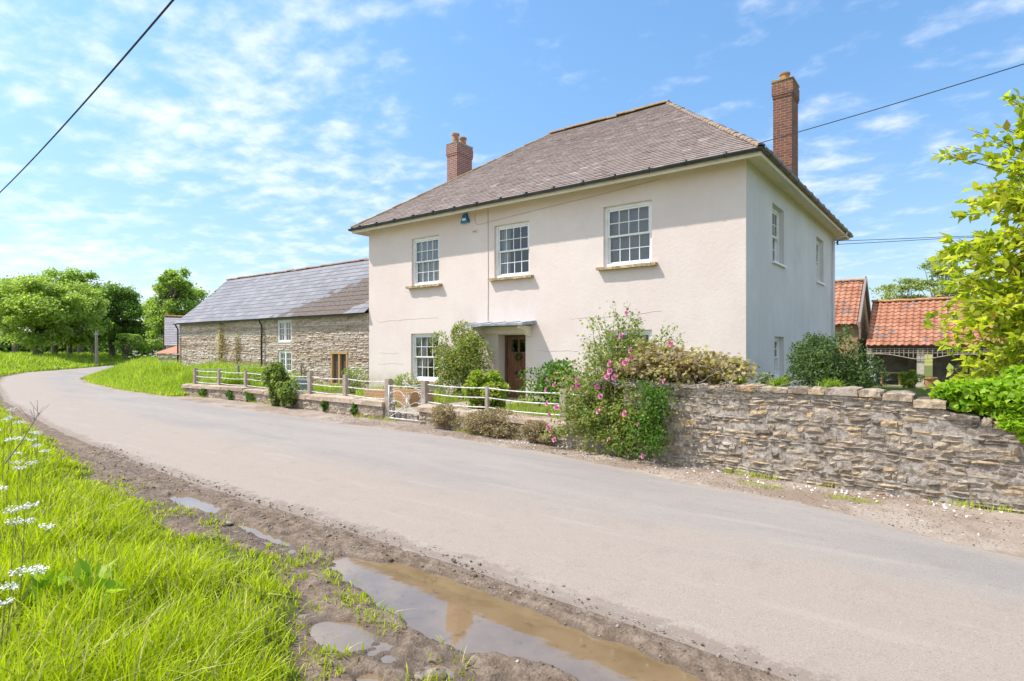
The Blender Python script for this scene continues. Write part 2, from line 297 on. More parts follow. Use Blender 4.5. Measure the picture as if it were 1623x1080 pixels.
# ------------------------------------------------------------------ mesh helpers
class MB:
    def __init__(s): s.v = []; s.f = []; s.mi = []; s.n = 0
    def add(s, V, F, mi=0):
        s.v.append(np.asarray(V, float).reshape(-1, 3)); o = s.n; s.n += len(s.v[-1])
        for f in F: s.f.append(tuple(i + o for i in f)); s.mi.append(mi)
    def box(s, a, b, mi=0, jit=0):
        x0, y0, z0 = a; x1, y1, z1 = b
        V = np.array([(x0,y0,z0),(x1,y0,z0),(x1,y1,z0),(x0,y1,z0),(x0,y0,z1),(x1,y0,z1),(x1,y1,z1),(x0,y1,z1)], float)
        if jit: V += rng.normal(0, jit, V.shape)
        s.add(V, [(0,3,2,1),(4,5,6,7),(0,1,5,4),(1,2,6,5),(2,3,7,6),(3,0,4,7)], mi)
    def hexa(s, V, mi=0): s.add(V, [(0,3,2,1),(4,5,6,7),(0,1,5,4),(1,2,6,5),(2,3,7,6),(3,0,4,7)], mi)
    def tube(s, P, rad, k=6, mi=0, cap=True):
        P = np.asarray(P, float); n = len(P); rad = np.broadcast_to(rad, n)
        T = np.gradient(P, axis=0); T /= np.linalg.norm(T, axis=1)[:, None] + 1e-9
        up = np.array([0, 0, 1.]) if abs(T[0][2]) < .9 else np.array([1., 0, 0])
        V = []
        for i in range(n):
            a = np.cross(T[i], up); a /= np.linalg.norm(a) + 1e-9; b = np.cross(T[i], a)
            for j in range(k):
                t = 2 * math.pi * j / k; V.append(P[i] + rad[i] * (math.cos(t) * a + math.sin(t) * b))
        F = [(i*k+j, i*k+(j+1)%k, (i+1)*k+(j+1)%k, (i+1)*k+j) for i in range(n-1) for j in range(k)]
        if cap: F += [tuple(range(k-1, -1, -1)), tuple(range((n-1)*k, n*k))]
        s.add(V, F, mi)
    def lathe(s, c, prof, k=16, mi=0):
        V = [(c[0]+r*math.cos(2*math.pi*j/k), c[1]+r*math.sin(2*math.pi*j/k), c[2]+z) for r, z in prof for j in range(k)]
        n = len(prof); F = [(i*k+j, i*k+(j+1)%k, (i+1)*k+(j+1)%k, (i+1)*k+j) for i in range(n-1) for j in range(k)]
        s.add(V, F, mi)
    def build(s, name, mats, parent=None, smooth=False, T=None, attr=None):
        me = bpy.data.meshes.new(name); V = np.vstack(s.v)
        if T is not None: V = np.array([tuple(T @ Vector(p)) for p in V])
        me.from_pydata(V.tolist(), [], s.f)
        mats = mats if isinstance(mats, list) else [mats]
        for q in mats: me.materials.append(q)
        if len(mats) > 1: me.polygons.foreach_set('material_index', s.mi)
        if smooth: me.polygons.foreach_set('use_smooth', [True] * len(me.polygons))
        me.update(); o = bpy.data.objects.new(name, me); COL.objects.link(o)
        if parent: o.parent = parent
        return o
def quads(name, V, k, mats, parent=None, smooth=False, faces=None):
    """V: (N*k,3) vertices; k=4 one quad per item, or faces = index tuples inside an item"""
    V = np.asarray(V, np.float32).reshape(-1, 3); N = len(V) // k
    me = bpy.data.meshes.new(name); me.vertices.add(len(V)); me.vertices.foreach_set('co', V.ravel())
    faces = faces or [(0, 1, 2, 3)]
    L = []; tot = []
    idx = np.arange(N)[:, None] * k
    cols = np.concatenate([np.array(f) for f in faces]); L = (idx + cols[None, :]).ravel().astype(np.int32)
    sizes = np.tile([len(f) for f in faces], N); starts = np.concatenate([[0], np.cumsum(sizes)[:-1]])
    me.loops.add(len(L)); me.loops.foreach_set('vertex_index', L)
    me.polygons.add(len(sizes)); me.polygons.foreach_set('loop_start', starts.astype(np.int32)); me.polygons.foreach_set('loop_total', sizes.astype(np.int32))
    me.materials.append(mats)
    if smooth: me.polygons.foreach_set('use_smooth', np.ones(len(sizes), bool))
    me.update(calc_edges=True); me.validate()
    o = bpy.data.objects.new(name, me); COL.objects.link(o)
    if parent: o.parent = parent
    return o
def tag(o, label=None, cat=None, group=None, kind=None):
    if label: o['label'] = label
    if cat: o['category'] = cat
    if group: o['group'] = group
    if kind: o['kind'] = kind
    return o
def empty(name, loc=(0, 0, 0)):
    o = bpy.data.objects.new(name, None); o.empty_display_size = .3; COL.objects.link(o); o.location = loc; return o
def adopt(root, *kids):
    """keep child geometry where it is in the world while the root sits at the thing's base"""
    for k in kids: k.parent = root; k.matrix_parent_inverse = Matrix.Translation(root.location).inverted()
class Thing:
    def __init__(s, name, loc, label, cat, group=None):
        s.o = tag(empty(name, loc), label, cat, group)
    def part(s, o, parent=None, label=None):
        if parent is None: adopt(s.o, o)
        else: o.parent = parent
        if label: o['label'] = label
        return o
def unit(a): return a / (np.linalg.norm(a, axis=-1, keepdims=True) + 1e-9)
def leaves(C, L, W_, D=None, spread=1.0, fold=.25):
    """rhombic folded leaves; C centres (N,3), L lengths, D preferred direction"""
    N = len(C); L = np.broadcast_to(L, N)[:, None] * rng.uniform(.65, 1.25, (N, 1)); 
    d = unit(rng.normal(size=(N, 3)))
    if D is not None: d = unit(D + d * spread)
    q = unit(np.cross(d, unit(rng.normal(size=(N, 3)) + np.array([0, 0, 1.5])))); nn = np.cross(q, d)
    w = L * W_
    b = C - d * L * .5; t = C + d * L * .5 - nn * L * .12
    mid = C + nn * L * fold * .35
    V = np.stack([b, mid + q * w, t, mid - q * w], 1)
    return V.reshape(-1, 3)
LF = [(0, 1, 2, 3)]
def hash2(ix, iy, seed):
    h = (ix * 374761393 + iy * 668265263 + seed * 974634777) & 0xffffffff
    h = ((h ^ (h >> 13)) * 1274126177) & 0xffffffff
    return ((h ^ (h >> 16)) & 0xffff) / 65535.
def vnoise(x, y, seed=0):
    x = np.asarray(x, float); y = np.asarray(y, float)
    ix = np.floor(x).astype(np.int64); iy = np.floor(y).astype(np.int64); fx = x - ix; fy = y - iy
    fx = fx*fx*(3-2*fx); fy = fy*fy*(3-2*fy)
    a = hash2(ix, iy, seed); b = hash2(ix+1, iy, seed); c = hash2(ix, iy+1, seed); d = hash2(ix+1, iy+1, seed)
    return (a*(1-fx)+b*fx)*(1-fy)+(c*(1-fx)+d*fx)*fy
def fbm(x, y, f, o=4, seed=0):
    s = 0; a = 1; t = 0
    for i in range(o): s = s + a * vnoise(x*f, y*f, seed+i); t += a; a *= .5; f *= 2.03
    return s / t
def sm(x, a, b):
    t = np.clip((x - a) / (b - a), 0, 1); return t*t*(3-2*t)
def interp(pts):
    xs = [p[0] for p in pts]; ys = [p[1] for p in pts]
    return lambda x: np.interp(x, xs, ys)

# ------------------------------------------------------------------ ground and road
NE = interp([(-104, 42.5), (-75, 28), (-61.6, 20.3), (-53.6, 15.5), (-46.8, 10.5), (-40, 8), (-32, 6.2), (-21.9, 4.4), (-14.9, 3.57), (-12.4, 3.31), (-8.7, 3.0), (-6.7, 2.95), (-2.8, 2.92), (0, 2.77), (8, 2.6), (60, 1.5)])
FE = interp([(-104, 46.5), (-75, 31.2), (-56.8, 20.3), (-44.7, 13.9), (-35.8, 10.3), (-30.3, 8.9), (-23.9, 8.05), (-18, 7.8), (-10.9, 7.38), (-7.2, 7.3), (-4.4, 7.0), (-2.4, 6.5), (-1.1, 6.2), (.35, 5.65), (3, 5.1), (8, 4.9), (60, 4)])
GB = interp([(-104, 41.5), (-61.6, 19.6), (-46.8, 9.8), (-32, 5.6), (-19.7, 3.94), (-11.7, 2.96), (-8.9, 2.55), (-6.7, 2.34), (-5.4, 2.22), (-4.5, 2.16), (-3.76, 2.16), (-3.2, 2.14), (-2.95, 1.95), (-2.3, 1.52), (-1.6, 1.15), (0, .7), (8, .5), (60, .5)])
WL = interp([(-60, 9), (-19.9, 8.54), (-17.6, 8.55), (-15.5, 8.6), (-13.7, 8.47), (-11.9, 8.26), (-9.6, 8.17), (-8.3, 7.97), (-6.1, 7.76), (-4.7, 7.55), (-3.3, 7.36), (-1.9, 7.18), (-.1, 7.05), (.4, 7.05), (8, 7.2), (60, 9)])
PU = interp([(-3.62, 2.60), (-3.5, 2.68), (-3.2, 2.80), (-2.76, 2.83), (-1.8, 2.76), (-.9, 2.69), (0, 2.62), (2.2, 2.45)])
PL = interp([(-3.62, 2.60), (-3.4, 2.47), (-2.8, 2.28), (-2.25, 2.18), (-1.95, 2.19), (-1.7, 2.32), (-1.28, 2.36), (0, 2.38), (2.2, 2.45)])
def basin(x, y, cx, cy, rx, ry, ang, wob, seed):
    c, s = math.cos(ang), math.sin(ang); u = ((x-cx)*c + (y-cy)*s) / rx; w = (-(x-cx)*s + (y-cy)*c) / ry
    return 1 - np.sqrt(u*u + w*w) + (fbm(x, y, 5, 3, seed) - .5) * wob
WATER = -.022
def height(x, y):
    h = np.zeros_like(x)
    ne, fe, gb = NE(x), FE(x), GB(x)
    wob = (fbm(x, y, 1.8, 4, 3) - .5) * .5
    near = sm(ne - y, -.10, .02); vis = sm(x, -30, -20)
    gr = sm(gb - y + wob * vis, -.05, .25)
    mudn = (fbm(x, y, 9, 4, 11) - .5) * .050 + (fbm(x, y, 24, 3, 21) - .5) * .034
    rut = np.sin((y - x * .02) * 11 + fbm(x, y, .6, 2, 5) * 3) * .010 + np.sin(x * 42) * .0035 * sm(np.abs(y - ne + .42), .16, .1)
    mud = (mudn + rut - .004) * near
    edge = np.exp(-((ne - y - .03) / .10) ** 2) * .008
    h = h + mud * (1 - gr * .5) + gr * near * (.045 + .05 * sm(gb - y, 0, 2) + (fbm(x, y, 2.5, 3, 31) - .5) * .07) * vis + edge * near
    # puddle basins
    d = np.minimum(PU(x) - y, y - PL(x)) + (fbm(x, y, 7, 3, 41) - .5) * .09
    ok = (x > -3.75) & (x < 2.3)
    pd = np.where(ok, sm(d, -.05, .07), 0)
    h = h * (1 - pd) + (-.05) * pd
    for a in ((-6.0, 2.66, .60, .13, -.04, .55, 51), (-2.62, 1.90, .21, .13, -.25, .7, 61), (-2.1, 1.70, .16, .07, -.4, .6, 67), (-4.6, 2.56, .42, .05, -.05, .6, 71), (-1.95, 1.98, .08, .05, 0, .5, 77)):
        q = basin(x, y, *a); t = sm(q, -.12, .12); h = h * (1 - t) + (-.034) * t
    # far shoulder, garden, banks
    far = sm(y - fe, -.05, .15)
    h = h + far * ((fbm(x, y, 6, 4, 81) - .5) * .018 + .004) * sm(x, -40, -25)
    h = h + .10 * sm(y - WL(x), .25, 1.0) * sm(x, -21, -19.5) * sm(y, 27, 25)
    bank = sm(-19.9 - x, 0, 1.5) * sm(y - fe, .1, 2.6); h = h + bank * (.30 + (fbm(x, y, .7, 3, 91) - .5) * .2)
    fb = sm(-24 - x, 0, 10) * sm(ne - y, .1, 4); h = h + fb * (.32 + (fbm(x, y, .3, 3, 95) - .5) * .3)
    # under the road stay below it
    under = sm(y - ne, .05, .16) * sm(fe - y, .06, .16); h = h * (1 - under) - .03 * under
    return h
def axis(segs):
    out = []
    for a, b, st in segs: out += list(np.arange(a, b - 1e-6, st))
    out.append(segs[-1][1]); return np.array(out)
gx = axis([(-1500, -300, 150), (-300, -120, 20), (-120, -60, 3), (-60, -30, .8), (-30, -14, .2), (-14, -8, .07), (-8, -5, .04), (-5, .4, .022), (.4, 3, .08), (3, 20, 1), (20, 120, 10), (120, 1500, 140)])
gy = axis([(-1500, -100, 140), (-100, -6, 8), (-6, .4, .4), (.4, 1.2, .04), (1.2, 3.2, .022), (3.2, 9, .07), (9, 14, .25), (14, 60, .8), (60, 120, 5), (120, 1500, 60)])
X, Y = np.meshgrid(gx, gy); Z = height(X, Y)
nx, ny = len(gx), len(gy)
me = bpy.data.meshes.new('ground'); me.vertices.add(nx*ny)
me.vertices.foreach_set('co', np.stack([X, Y, Z], -1).astype(np.float32).ravel())
i = np.arange(nx-1)[None, :] + nx * np.arange(ny-1)[:, None]
Fq = np.stack([i, i+1, i+1+nx, i+nx], -1).reshape(-1).astype(np.int32); nf_ = len(Fq)//4
me.loops.add(len(Fq)); me.loops.foreach_set('vertex_index', Fq); me.polygons.add(nf_)
me.polygons.foreach_set('loop_start', np.arange(0, len(Fq), 4, dtype=np.int32)); me.polygons.foreach_set('loop_total', np.full(nf_, 4, np.int32))
me.polygons.foreach_set('use_smooth', np.ones(nf_, bool)); me.update(calc_edges=True)
ne, fe, gb = NE(X), FE(X), GB(X)
wob = (fbm(X, Y, 1.8, 4, 3) - .5) * .5 * sm(X, -30, -20)
g_ = sm(gb - Y + wob, -.15, .2)
g_ = np.maximum(g_, (sm(-19.8 - X, 0, .5) * sm(Y - fe, .25, .8)))
g_ = np.maximum(g_, sm(Y - WL(X), .9, 1.4) * .75)
gv = sm(Y - fe, -.2, .0)
b_ = .25 * sm(-.012 - Z, -.012, .004) * (Y < ne + .1) * (X > -25)
b_ = np.where((np.hypot(X, Y) > 85) | (Y > 60), 1.0, b_); b_ = np.where((X < -60) & (Y < ne - 14), 1.0, b_)
b_ = np.where((b_ < .5) & (Z > WATER + .01), np.minimum(b_, .1), b_)
b_ = np.where((b_ < .5) & (Y < ne) & (X > -9) & (g_ < .5), np.maximum(b_, .34 * sm(.006 - Z, 0, .02)), b_)
at = me.color_attributes.new('mask', 'FLOAT_COLOR', 'POINT')
at.data.foreach_set('color', np.stack([g_, gv, b_, np.ones_like(g_)], -1).astype(np.float32).ravel())
me.materials.append(M['ground']); ground = bpy.data.objects.new('ground', me); COL.objects.link(ground); tag(ground, kind='structure')

def road():
    xs = axis([(-104, -60, 2), (-60, -30, .6), (-30, -12, .2), (-12, .5, .04), (.5, 8, .4), (8, 60, 4)]); K = 25
    t = np.linspace(0, 1, K)
    jn = (fbm(xs, xs*0, 1.6, 5, 101) - .5) * .16 + (fbm(xs, xs*0, 12, 2, 107) - .5) * .03
    jf = (fbm(xs, xs*0+9, 1.2, 5, 103) - .5) * .26 + (fbm(xs, xs*0+9, 10, 2, 109) - .5) * .04
    a = NE(xs) + jn * sm(xs, -40, -12) + .02; b = FE(xs) + jf * sm(xs, -40, -12)
    XX = np.repeat(xs[:, None], K, 1); YY = a[:, None] * (1 - t) + b[:, None] * t
    ZZ = .006 + .035 * np.sin(np.pi * t)[None, :] * np.ones_like(XX) + (fbm(XX, YY, .7, 3, 111) - .5) * .012
    ZZ[:, 0] = -.012; ZZ[:, -1] = -.02
    me = bpy.data.meshes.new('road'); n = len(xs)
    F = [(i*K+j, (i+1)*K+j, (i+1)*K+j+1, i*K+j+1) for i in range(n-1) for j in range(K-1)]
    me.from_pydata(np.stack([XX, YY, ZZ], -1).reshape(-1, 3).tolist(), [], F)
    e0 = 1 - sm(YY - a[:, None], .3, 3.0); e1 = 1 - sm(YY - a[:, None], .0, .55); e2 = 1 - sm(b[:, None] - YY, 0, .7)
    at = me.color_attributes.new('edge', 'FLOAT_COLOR', 'POINT'); at.data.foreach_set('color', np.stack([e0, e1, e2, np.ones_like(e0)], -1).astype(np.float32).ravel())
    me.materials.append(M['road']); me.polygons.foreach_set('use_smooth', [True]*len(F)); o = bpy.data.objects.new('road', me); COL.objects.link(o); return tag(o, kind='structure')
road()
def water(name, x0, x1, y0, y1, ang=0):
    b = MB(); n = 6
    xs = np.linspace(x0, x1, 13); ys = np.linspace(y0, y1, 5)
    V = [(x, y + (x-x0)*ang, WATER) for y in ys for x in xs]
    b.add(V, [(j*13+i, j*13+i+1, (j+1)*13+i+1, (j+1)*13+i) for j in range(4) for i in range(12)])
    tag(b.build(name, M['water']), kind='structure')
water('puddle', -3.75, 2.4, 2.14, 2.92)
water('puddle', -6.75, -3.9, 2.45, 2.84)
water('puddle', -3.05, -1.75, 1.55, 2.055)

# pebbles and clods
def pebbles(name, pts, sizes, mat, label):
    oc = np.array([(1,0,0),(-1,0,0),(0,1,0),(0,-1,0),(0,0,1),(0,0,-1)], float)
    N = len(pts); V = oc[None] * np.asarray(sizes)[:, None, None] * rng.uniform(.6, 1.3, (N, 6, 1)) * np.array([1, 1, .7])
    a = rng.uniform(0, 6.28, N); c, s = np.cos(a), np.sin(a)
    x = V[..., 0]*c[:, None] - V[..., 1]*s[:, None]; y = V[..., 0]*s[:, None] + V[..., 1]*c[:, None]
    V = np.stack([x, y, V[..., 2]], -1) + np.asarray(pts)[:, None]
    f = [(0,2,4),(2,1,4),(1,3,4),(3,0,4),(2,0,5),(1,2,5),(3,1,5),(0,3,5)]
    return tag(quads(name, V, 6, mat, faces=f), label, None, None, 'stuff')
N = 5200; x = -rng.uniform(0, 1, N)**.7 * 11 + .4; y = NE(x) + rng.normal(-.25, .3, N); y = np.minimum(y, NE(x) + .5 * rng.uniform(0, 1, N)**3 + .1)
k = (y > .6); x, y = x[k], y[k]; z = np.maximum(height(x, y), np.where(y > NE(x) + .05, .01, -9)); k = z > WATER + .004; x, y, z = x[k], y[k], z[k]
pebbles('mud_clods', np.stack([x, y, z + .001], -1), rng.gamma(2.2, .0022, len(x)) + .002, M['pebble'], 'brown mud clods and small stones along the muddy road edge')
N = 5000; x = -rng.uniform(0, 1, N)**.8 * 12 + 1; lo_ = FE(x); hi = WL(x); y = lo_ + (hi - lo_) * rng.uniform(-.05, 1, N)
pebbles('shoulder_gravel', np.stack([x, y, np.maximum(height(x, y), .0) + .003], -1), rng.uniform(.003, .009, N), M['pebble'], 'loose gravel scattered between the road and the stone walls')
N = 260; x = rng.uniform(-6, .3, N); y = WL(x) - rng.gamma(1.3, .14, N) - .03
d = rng.normal(0, 1, (N, 3)); d[:, 2] *= .15
tag(quads('fallen_petals', leaves(np.stack([x, y, height(x, y) + .014], -1), .03, .4, d, .1), 4, M['petal_fallen']), 'pale fallen rose petals lying on the gravel at the foot of the wall', kind='stuff')
b = MB()
for (x, y, r) in ((-1.93, 1.93, .05), (-2.0, 1.90, .03), (-5.0, 2.5, .035)):
    V = []; 
    for i in range(7):
        for j in range(10):
            th = math.pi * (i + .02) / 6.04; ph = 2*math.pi*j/10; q = r * (.8 + .4*random.random())
            V.append((x + q*math.sin(th)*math.cos(ph)*1.3, y + q*math.sin(th)*math.sin(ph), float(height(np.array([x]), np.array([y]))[0]) + .01 + q*math.cos(th)*.55))
    b.add(V, [(i*10+j, i*10+(j+1) % 10, (i+1)*10+(j+1) % 10, (i+1)*10+j) for i in range(6) for j in range(10)])
tag(b.build('loose_stones', M['pebble'], smooth=True), 'pale lumps of stone lying on the mud by the puddle', kind='stuff')

# ------------------------------------------------------------------ grass
def blades(name, x, y, z, h, w, mat, lean=.35, label=None, kind='stuff', parent=None):
    N = len(x); h = np.asarray(h)*rng.uniform(.55, 1.25, N); a = rng.uniform(0, 6.283, N); ln = rng.gamma(2, lean/2, N)
    wind = np.array([.25, .10]); dx = np.cos(a)*ln + wind[0]*.4; dy = np.sin(a)*ln + wind[1]*.4
    a2 = rng.uniform(0, 6.283, N); qx, qy = np.cos(a2)*w*.5, np.sin(a2)*w*.5
    P = []
    for t, ww in ((0, .8), (.38, 1.), (.72, .7)):
        px, py, pz = x + dx*h*t**1.8, y + dy*h*t**1.8, z + h*t*(1 - .25*ln*t)
        P += [np.stack([px-qx*ww, py-qy*ww, pz], -1), np.stack([px+qx*ww, py+qy*ww, pz], -1)]
    P.append(np.stack([x + dx*h, y + dy*h, z + h*(1 - .25*ln)], -1))
    o = quads(name, np.stack(P, 1), 7, mat, parent, False, [(0,1,3,2),(2,3,5,4),(4,5,6)])
    if label: tag(o, label, None, None, kind)
    return o
# foreground verge: density falls with distance
N = 190000; x = -1.2 - 22 * rng.uniform(0, 1, N)**2.3; y = rng.uniform(-.2, 4.4, N)
gb = GB(x); clump = fbm(x, y, 3.2, 4, 201); edge = gb - y + (fbm(x, y, 1.8, 4, 3) - .5) * .5
p = sm(edge, -.10, .30) * (.35 + .65 * sm(clump, .35, .5))
p = np.maximum(p, .75 * sm(clump, .50, .58) * sm(NE(x) - y, .28, .55) * sm(edge, -1.0, -.02))
p = np.where((y < .20 * -x - .35), 0, p); z = height(x, y); p = np.where(z < WATER + .006, p*.02, p)
k = rng.uniform(0, 1, N) < p; x, y, z, e, cl = x[k], y[k], z[k], edge[k], clump[k]
hh = .055 + .15 * sm(e, -.05, .9) + .09 * sm(cl, .45, .62) * sm(e, 0, .5)
dist = np.hypot(x, y)
blades('grass', x, y, z - .01, hh, .0042 + .0011 * dist, M['grass'], .5, 'lush bright green grass on the near roadside verge')
k = rng.uniform(0, 1, len(x)) < .05; blades('grass', x[k] + rng.normal(0, .02, k.sum()), y[k], z[k], hh[k] * 1.1, .0035 + .0009 * dist[k], M['straw'], .9, 'dry straw coloured stalks among the verge grass')
# bank in front of the barn
N = 62000; x = -19.6 - 34 * rng.uniform(0, 1, N)**1.25; y = FE(x) + .12 + rng.uniform(0, 1, N) * np.where(x < -31, 6.5, np.maximum(12.75 - FE(x), .5))
blades('grass', x, y, height(x, y) - .01, .12 + .36 * sm(y - FE(x), .1, 2.2) * (.35 + 1.2 * sm(fbm(x, y, .9, 4, 7), .35, .65)), .020, M['grass_far'], .4, 'tall meadow grass on the bank in front of the stone barn')
N = 40000; x = -24 - 66 * rng.uniform(0, 1, N); y = NE(x) - .2 - rng.uniform(0, 1, N)**1.4 * 16
k = y > .16 * -x; x, y = x[k], y[k]
blades('grass', x, y, height(x, y), .25 + .5 * sm(NE(x) - y, .5, 6) * (.6 + .8*fbm(x, y, .35, 3, 8)), .07, M['grass_far'], .35, 'rough grass on the far verge under the trees')
N = 9000; x = rng.uniform(-19.7, -4, N); y = WL(x) + rng.uniform(.45, 4.2, N)
k = (fbm(x, y, 1.1, 3, 15) > .45) & ((x < -10.6) | (x > -8.9)); x, y = x[k], y[k]
blades('grass', x, y, height(x, y), .22, .016, M['grass_far'], .5, 'unmown grass in the front garden behind the railings')
# weeds at the wall foot and on the shoulder
N = 2600; x = rng.uniform(-19.5, .6, N); y = WL(x) - np.abs(rng.normal(0, .05, N)) - .02; k = fbm(x, y, 1.6, 3, 19) > .56
blades('grass', x[k], y[k], height(x[k], y[k]), .07, .008, M['grass'], .6, 'short weeds growing at the foot of the roadside walls')
N = 700; x = rng.uniform(-2.6, -.4, N); y = 6.62 - .05*x + rng.normal(0, .05, N) ; k = fbm(x, y, 2.2, 2, 23) > .5
blades('grass', x[k], y[k], height(x[k], y[k]), .035, .006, M['grass'], .8, 'thin strip of grass in the gravel shoulder')

# ------------------------------------------------------------------ stone walling
def stonework(b, s0, s1, z0f, z1f, P, row, ln, proud=.03, gap=.012, holes=(), skip=.0, warp=.03, mi=0, seed=1, rough=False):
    """rows of bulging irregular stones; P(s, z, out) -> world point"""
    zmax = max(z1f(s) for s in np.linspace(s0, s1, 60)); z = min(z0f(s) for s in np.linspace(s0, s1, 60)); r = 0
    while z < zmax:
        rh = row * random.choice((random.uniform(.6, 1.1), random.uniform(.8, 1.5), random.uniform(1.2, 2.1)) if rough else (random.uniform(.65, 1.4),)); s = s0 - random.uniform(0, ln)
        while s < s1:
            L = ln * random.uniform(.3, 1.9); a, c = max(s, s0), min(s + L, s1); s += L
            if c - a < .04: continue
            mid = (a + c) / 2
            wz = lambda q: (float(vnoise(q * 1.3, z * .8, seed)) - .5) * warp * 2
            zt = z + rh
            if zt > z1f(mid) + row*.4 or zt < z0f(mid) or random.random() < skip: continue
            if any(a < h[1] and c > h[0] and z + rh > h[2] and z < h[3] for h in holes):
                # trim to the opening
                done = False
                for h in holes:
                    if z + rh > h[2] and z < h[3]:
                        if a < h[0] < c and mid < h[0]: c = h[0]; done = True
                        elif a < h[1] < c and mid > h[1]: a = h[1]; done = True
                if not done: continue
                if any(a < h[1] - .01 and c > h[0] + .01 and z + rh > h[2] and z < h[3] for h in holes): continue
                if c - a < .04: continue
            g = gap * random.uniform(.4, 1.5); nxs, nzs = 4, 3; V = []
            sub = random.uniform(.1, .5) * rh if random.random() < (.55 if rough else .35) else 0
            pr = proud * random.uniform(.25, 1.25)
            for jz in range(nzs):
                for jx in range(nxs):
                    fx = jx / (nxs-1); fz = jz / (nzs-1); ex = min(fx, 1-fx) * 3; ez = min(fz, 1-fz) * 2
                    o = pr * (.35 + .65 * min(1, ex + .0) * min(1, ez * 1.2)) if (ex > 0 and ez > 0) else pr * .28
                    qs = a + g + (c - a - 2*g) * fx + random.gauss(0, .05) * (c-a) * .35; qz = z + g + (rh - 2*g - sub) * fz + random.gauss(0, .10) * rh
                    V.append(P(qs, qz + wz(qs), o + random.gauss(0, pr * .18)))
            ring = [0, 1, 2, 3, 7, 11, 10, 9, 8, 4]
            base = []
            for q in ring:
                jz, jx = divmod(q, 4); base.append(P(a + g*.5 + (c-a-g) * jx/3, z + g*.5 + (rh-g-sub) * jz/2 + wz(a + (c-a)*jx/3), -.03))
            V += base
            F = [(jz*4+jx, jz*4+jx+1, jz*4+jx+5, jz*4+jx+4) for jz in range(2) for jx in range(3)]
            n = len(ring); F += [(ring[i], 12+i, 12+(i+1) % n, ring[(i+1) % n]) for i in range(n)]
            b.add(V, F, mi)
        z += rh; r += 1
def core(b, xs, yf, hf, th, mi=1):
    V = []; 
    for x in xs:
        y, h = float(yf(x)), float(hf(x))
        V += [(x, y, -.15), (x, y, h), (x, y+th, h), (x, y+th, -.15)]
    n = len(xs); F = [(4*i+j, 4*(i+1)+j, 4*(i+1)+(j+1) % 4, 4*i+(j+1) % 4) for i in range(n-1) for j in range(4)]
    F += [(0, 1, 2, 3), (4*n-4, 4*n-1, 4*n-2, 4*n-3)]
    b.add(V, F, mi)
def road_wall(name, x0, x1, hf, row, ln, th, label, mats, cope=None, skip=.06):
    t = Thing(name, ((x0+x1)/2, float(WL((x0+x1)/2)) + th/2, 0), label, 'wall')
    b = MB(); xs = np.linspace(x0, x1, int((x1-x0)/.25)+2)
    core(b, xs, WL, hf, th)
    stonework(b, x0, x1, lambda s: 0, hf, lambda s, z, o: (s, float(WL(s)) - o, z), row, ln, .022, .006, skip=skip, warp=.05, rough=True)
    # back face and ends (seen from the side)
    stonework(b, x0, x1, lambda s: 0, hf, lambda s, z, o: (s, float(WL(s)) + th + o, z), row*1.6, ln*1.6, .03, .01, skip=.1, warp=.03)
    for xe, sg in ((x0, -1), (x1, 1)):
        hh = float(hf(xe)); stonework(b, 0, th, lambda s: 0, lambda s: hh, lambda s, z, o: (xe + sg*o, float(WL(xe)) + s, z), row, th*.5, .03, .008)
    t.part(b.build('masonry', mats))
    b = MB(); s = x0 - .02
    while s < x1:
        L = (cope or .2) * random.uniform(.4, 1.7); e = min(s+L, x1+.02); h = float(hf((s+e)/2)); k = random.uniform(.012, .055) if cope is None else random.uniform(.07, .10)
        over = .03 if cope is None else .05
        ny_ = 1 if cope else 2
        for q in range(ny_):
            ya, yb = -over + (th + 2*over) * q/ny_, -over + (th+2*over) * (q+1)/ny_
            n = 5; V = []; F = []
            for jx in range(n):
                for jy in range(4):
                    X_ = s + .006 + (e-s-.012)*jx/(n-1) + (random.gauss(0, .012) if cope is None else 0); yy = ya + (yb-ya)*jy/3
                    edge_ = jy in (0, 3) or jx in (0, n-1)
                    V.append((X_, float(WL(X_)) + yy + random.gauss(0, .008), h + k * (.75 if edge_ else 1.1) + random.gauss(0, .008)))
            for jx in range(n):
                for jy in (0, 3):
                    X_ = s + .006 + (e-s-.012)*jx/(n-1); yy = ya + (yb-ya)*jy/3; V.append((X_, float(WL(X_)) + yy, h - .03))
            F = [(jx*4+jy, (jx+1)*4+jy, (jx+1)*4+jy+1, jx*4+jy+1) for jx in range(n-1) for jy in range(3)]
            o = 4*n; F += [(o+2*jx, o+2*jx+2, (jx+1)*4, jx*4) for jx in range(n-1)] + [(o+2*jx+3, o+2*jx+1, jx*4+3, (jx+1)*4+3) for jx in range(n-1)]
            F += [(o, 0, 1, 2, 3, o+1), (o+2*n-1, 4*n-1, 4*n-2, 4*n-3, 4*n-4, o+2*n-2)]
            b.add(V, F)
        s = e
    t.part(b.build('coping', M['coping'] if cope else mats[0]))
    return t
hi_h = interp([(-4, 1.0), (-3, 1.03), (-.75, 1.03), (-.35, .98), (-.1, .88), (.1, .82), (.5, .76), (3, .76)])
road_wall('stone_wall', -3.75, 3.0, hi_h, .038, .115, .38, 'high mortared rubble stone wall on the right of the rose bush, stepping down under the ivy', [M['rubble'], M['mortar']], None, .26)
road_wall('stone_wall', -8.45, -3.8, lambda s: .31, .075, .22, .34, 'low stone wall with broad coping running right from the gate behind the heather', [M['lowstone'], M['mortar']], .75)
road_wall('stone_wall', -20.0, -9.75, lambda s: .29 + .02*math.sin(s), .075, .22, .34, 'low stone wall with broad coping left of the white gate, in front of the barn', [M['lowstone'], M['mortar']], .75)

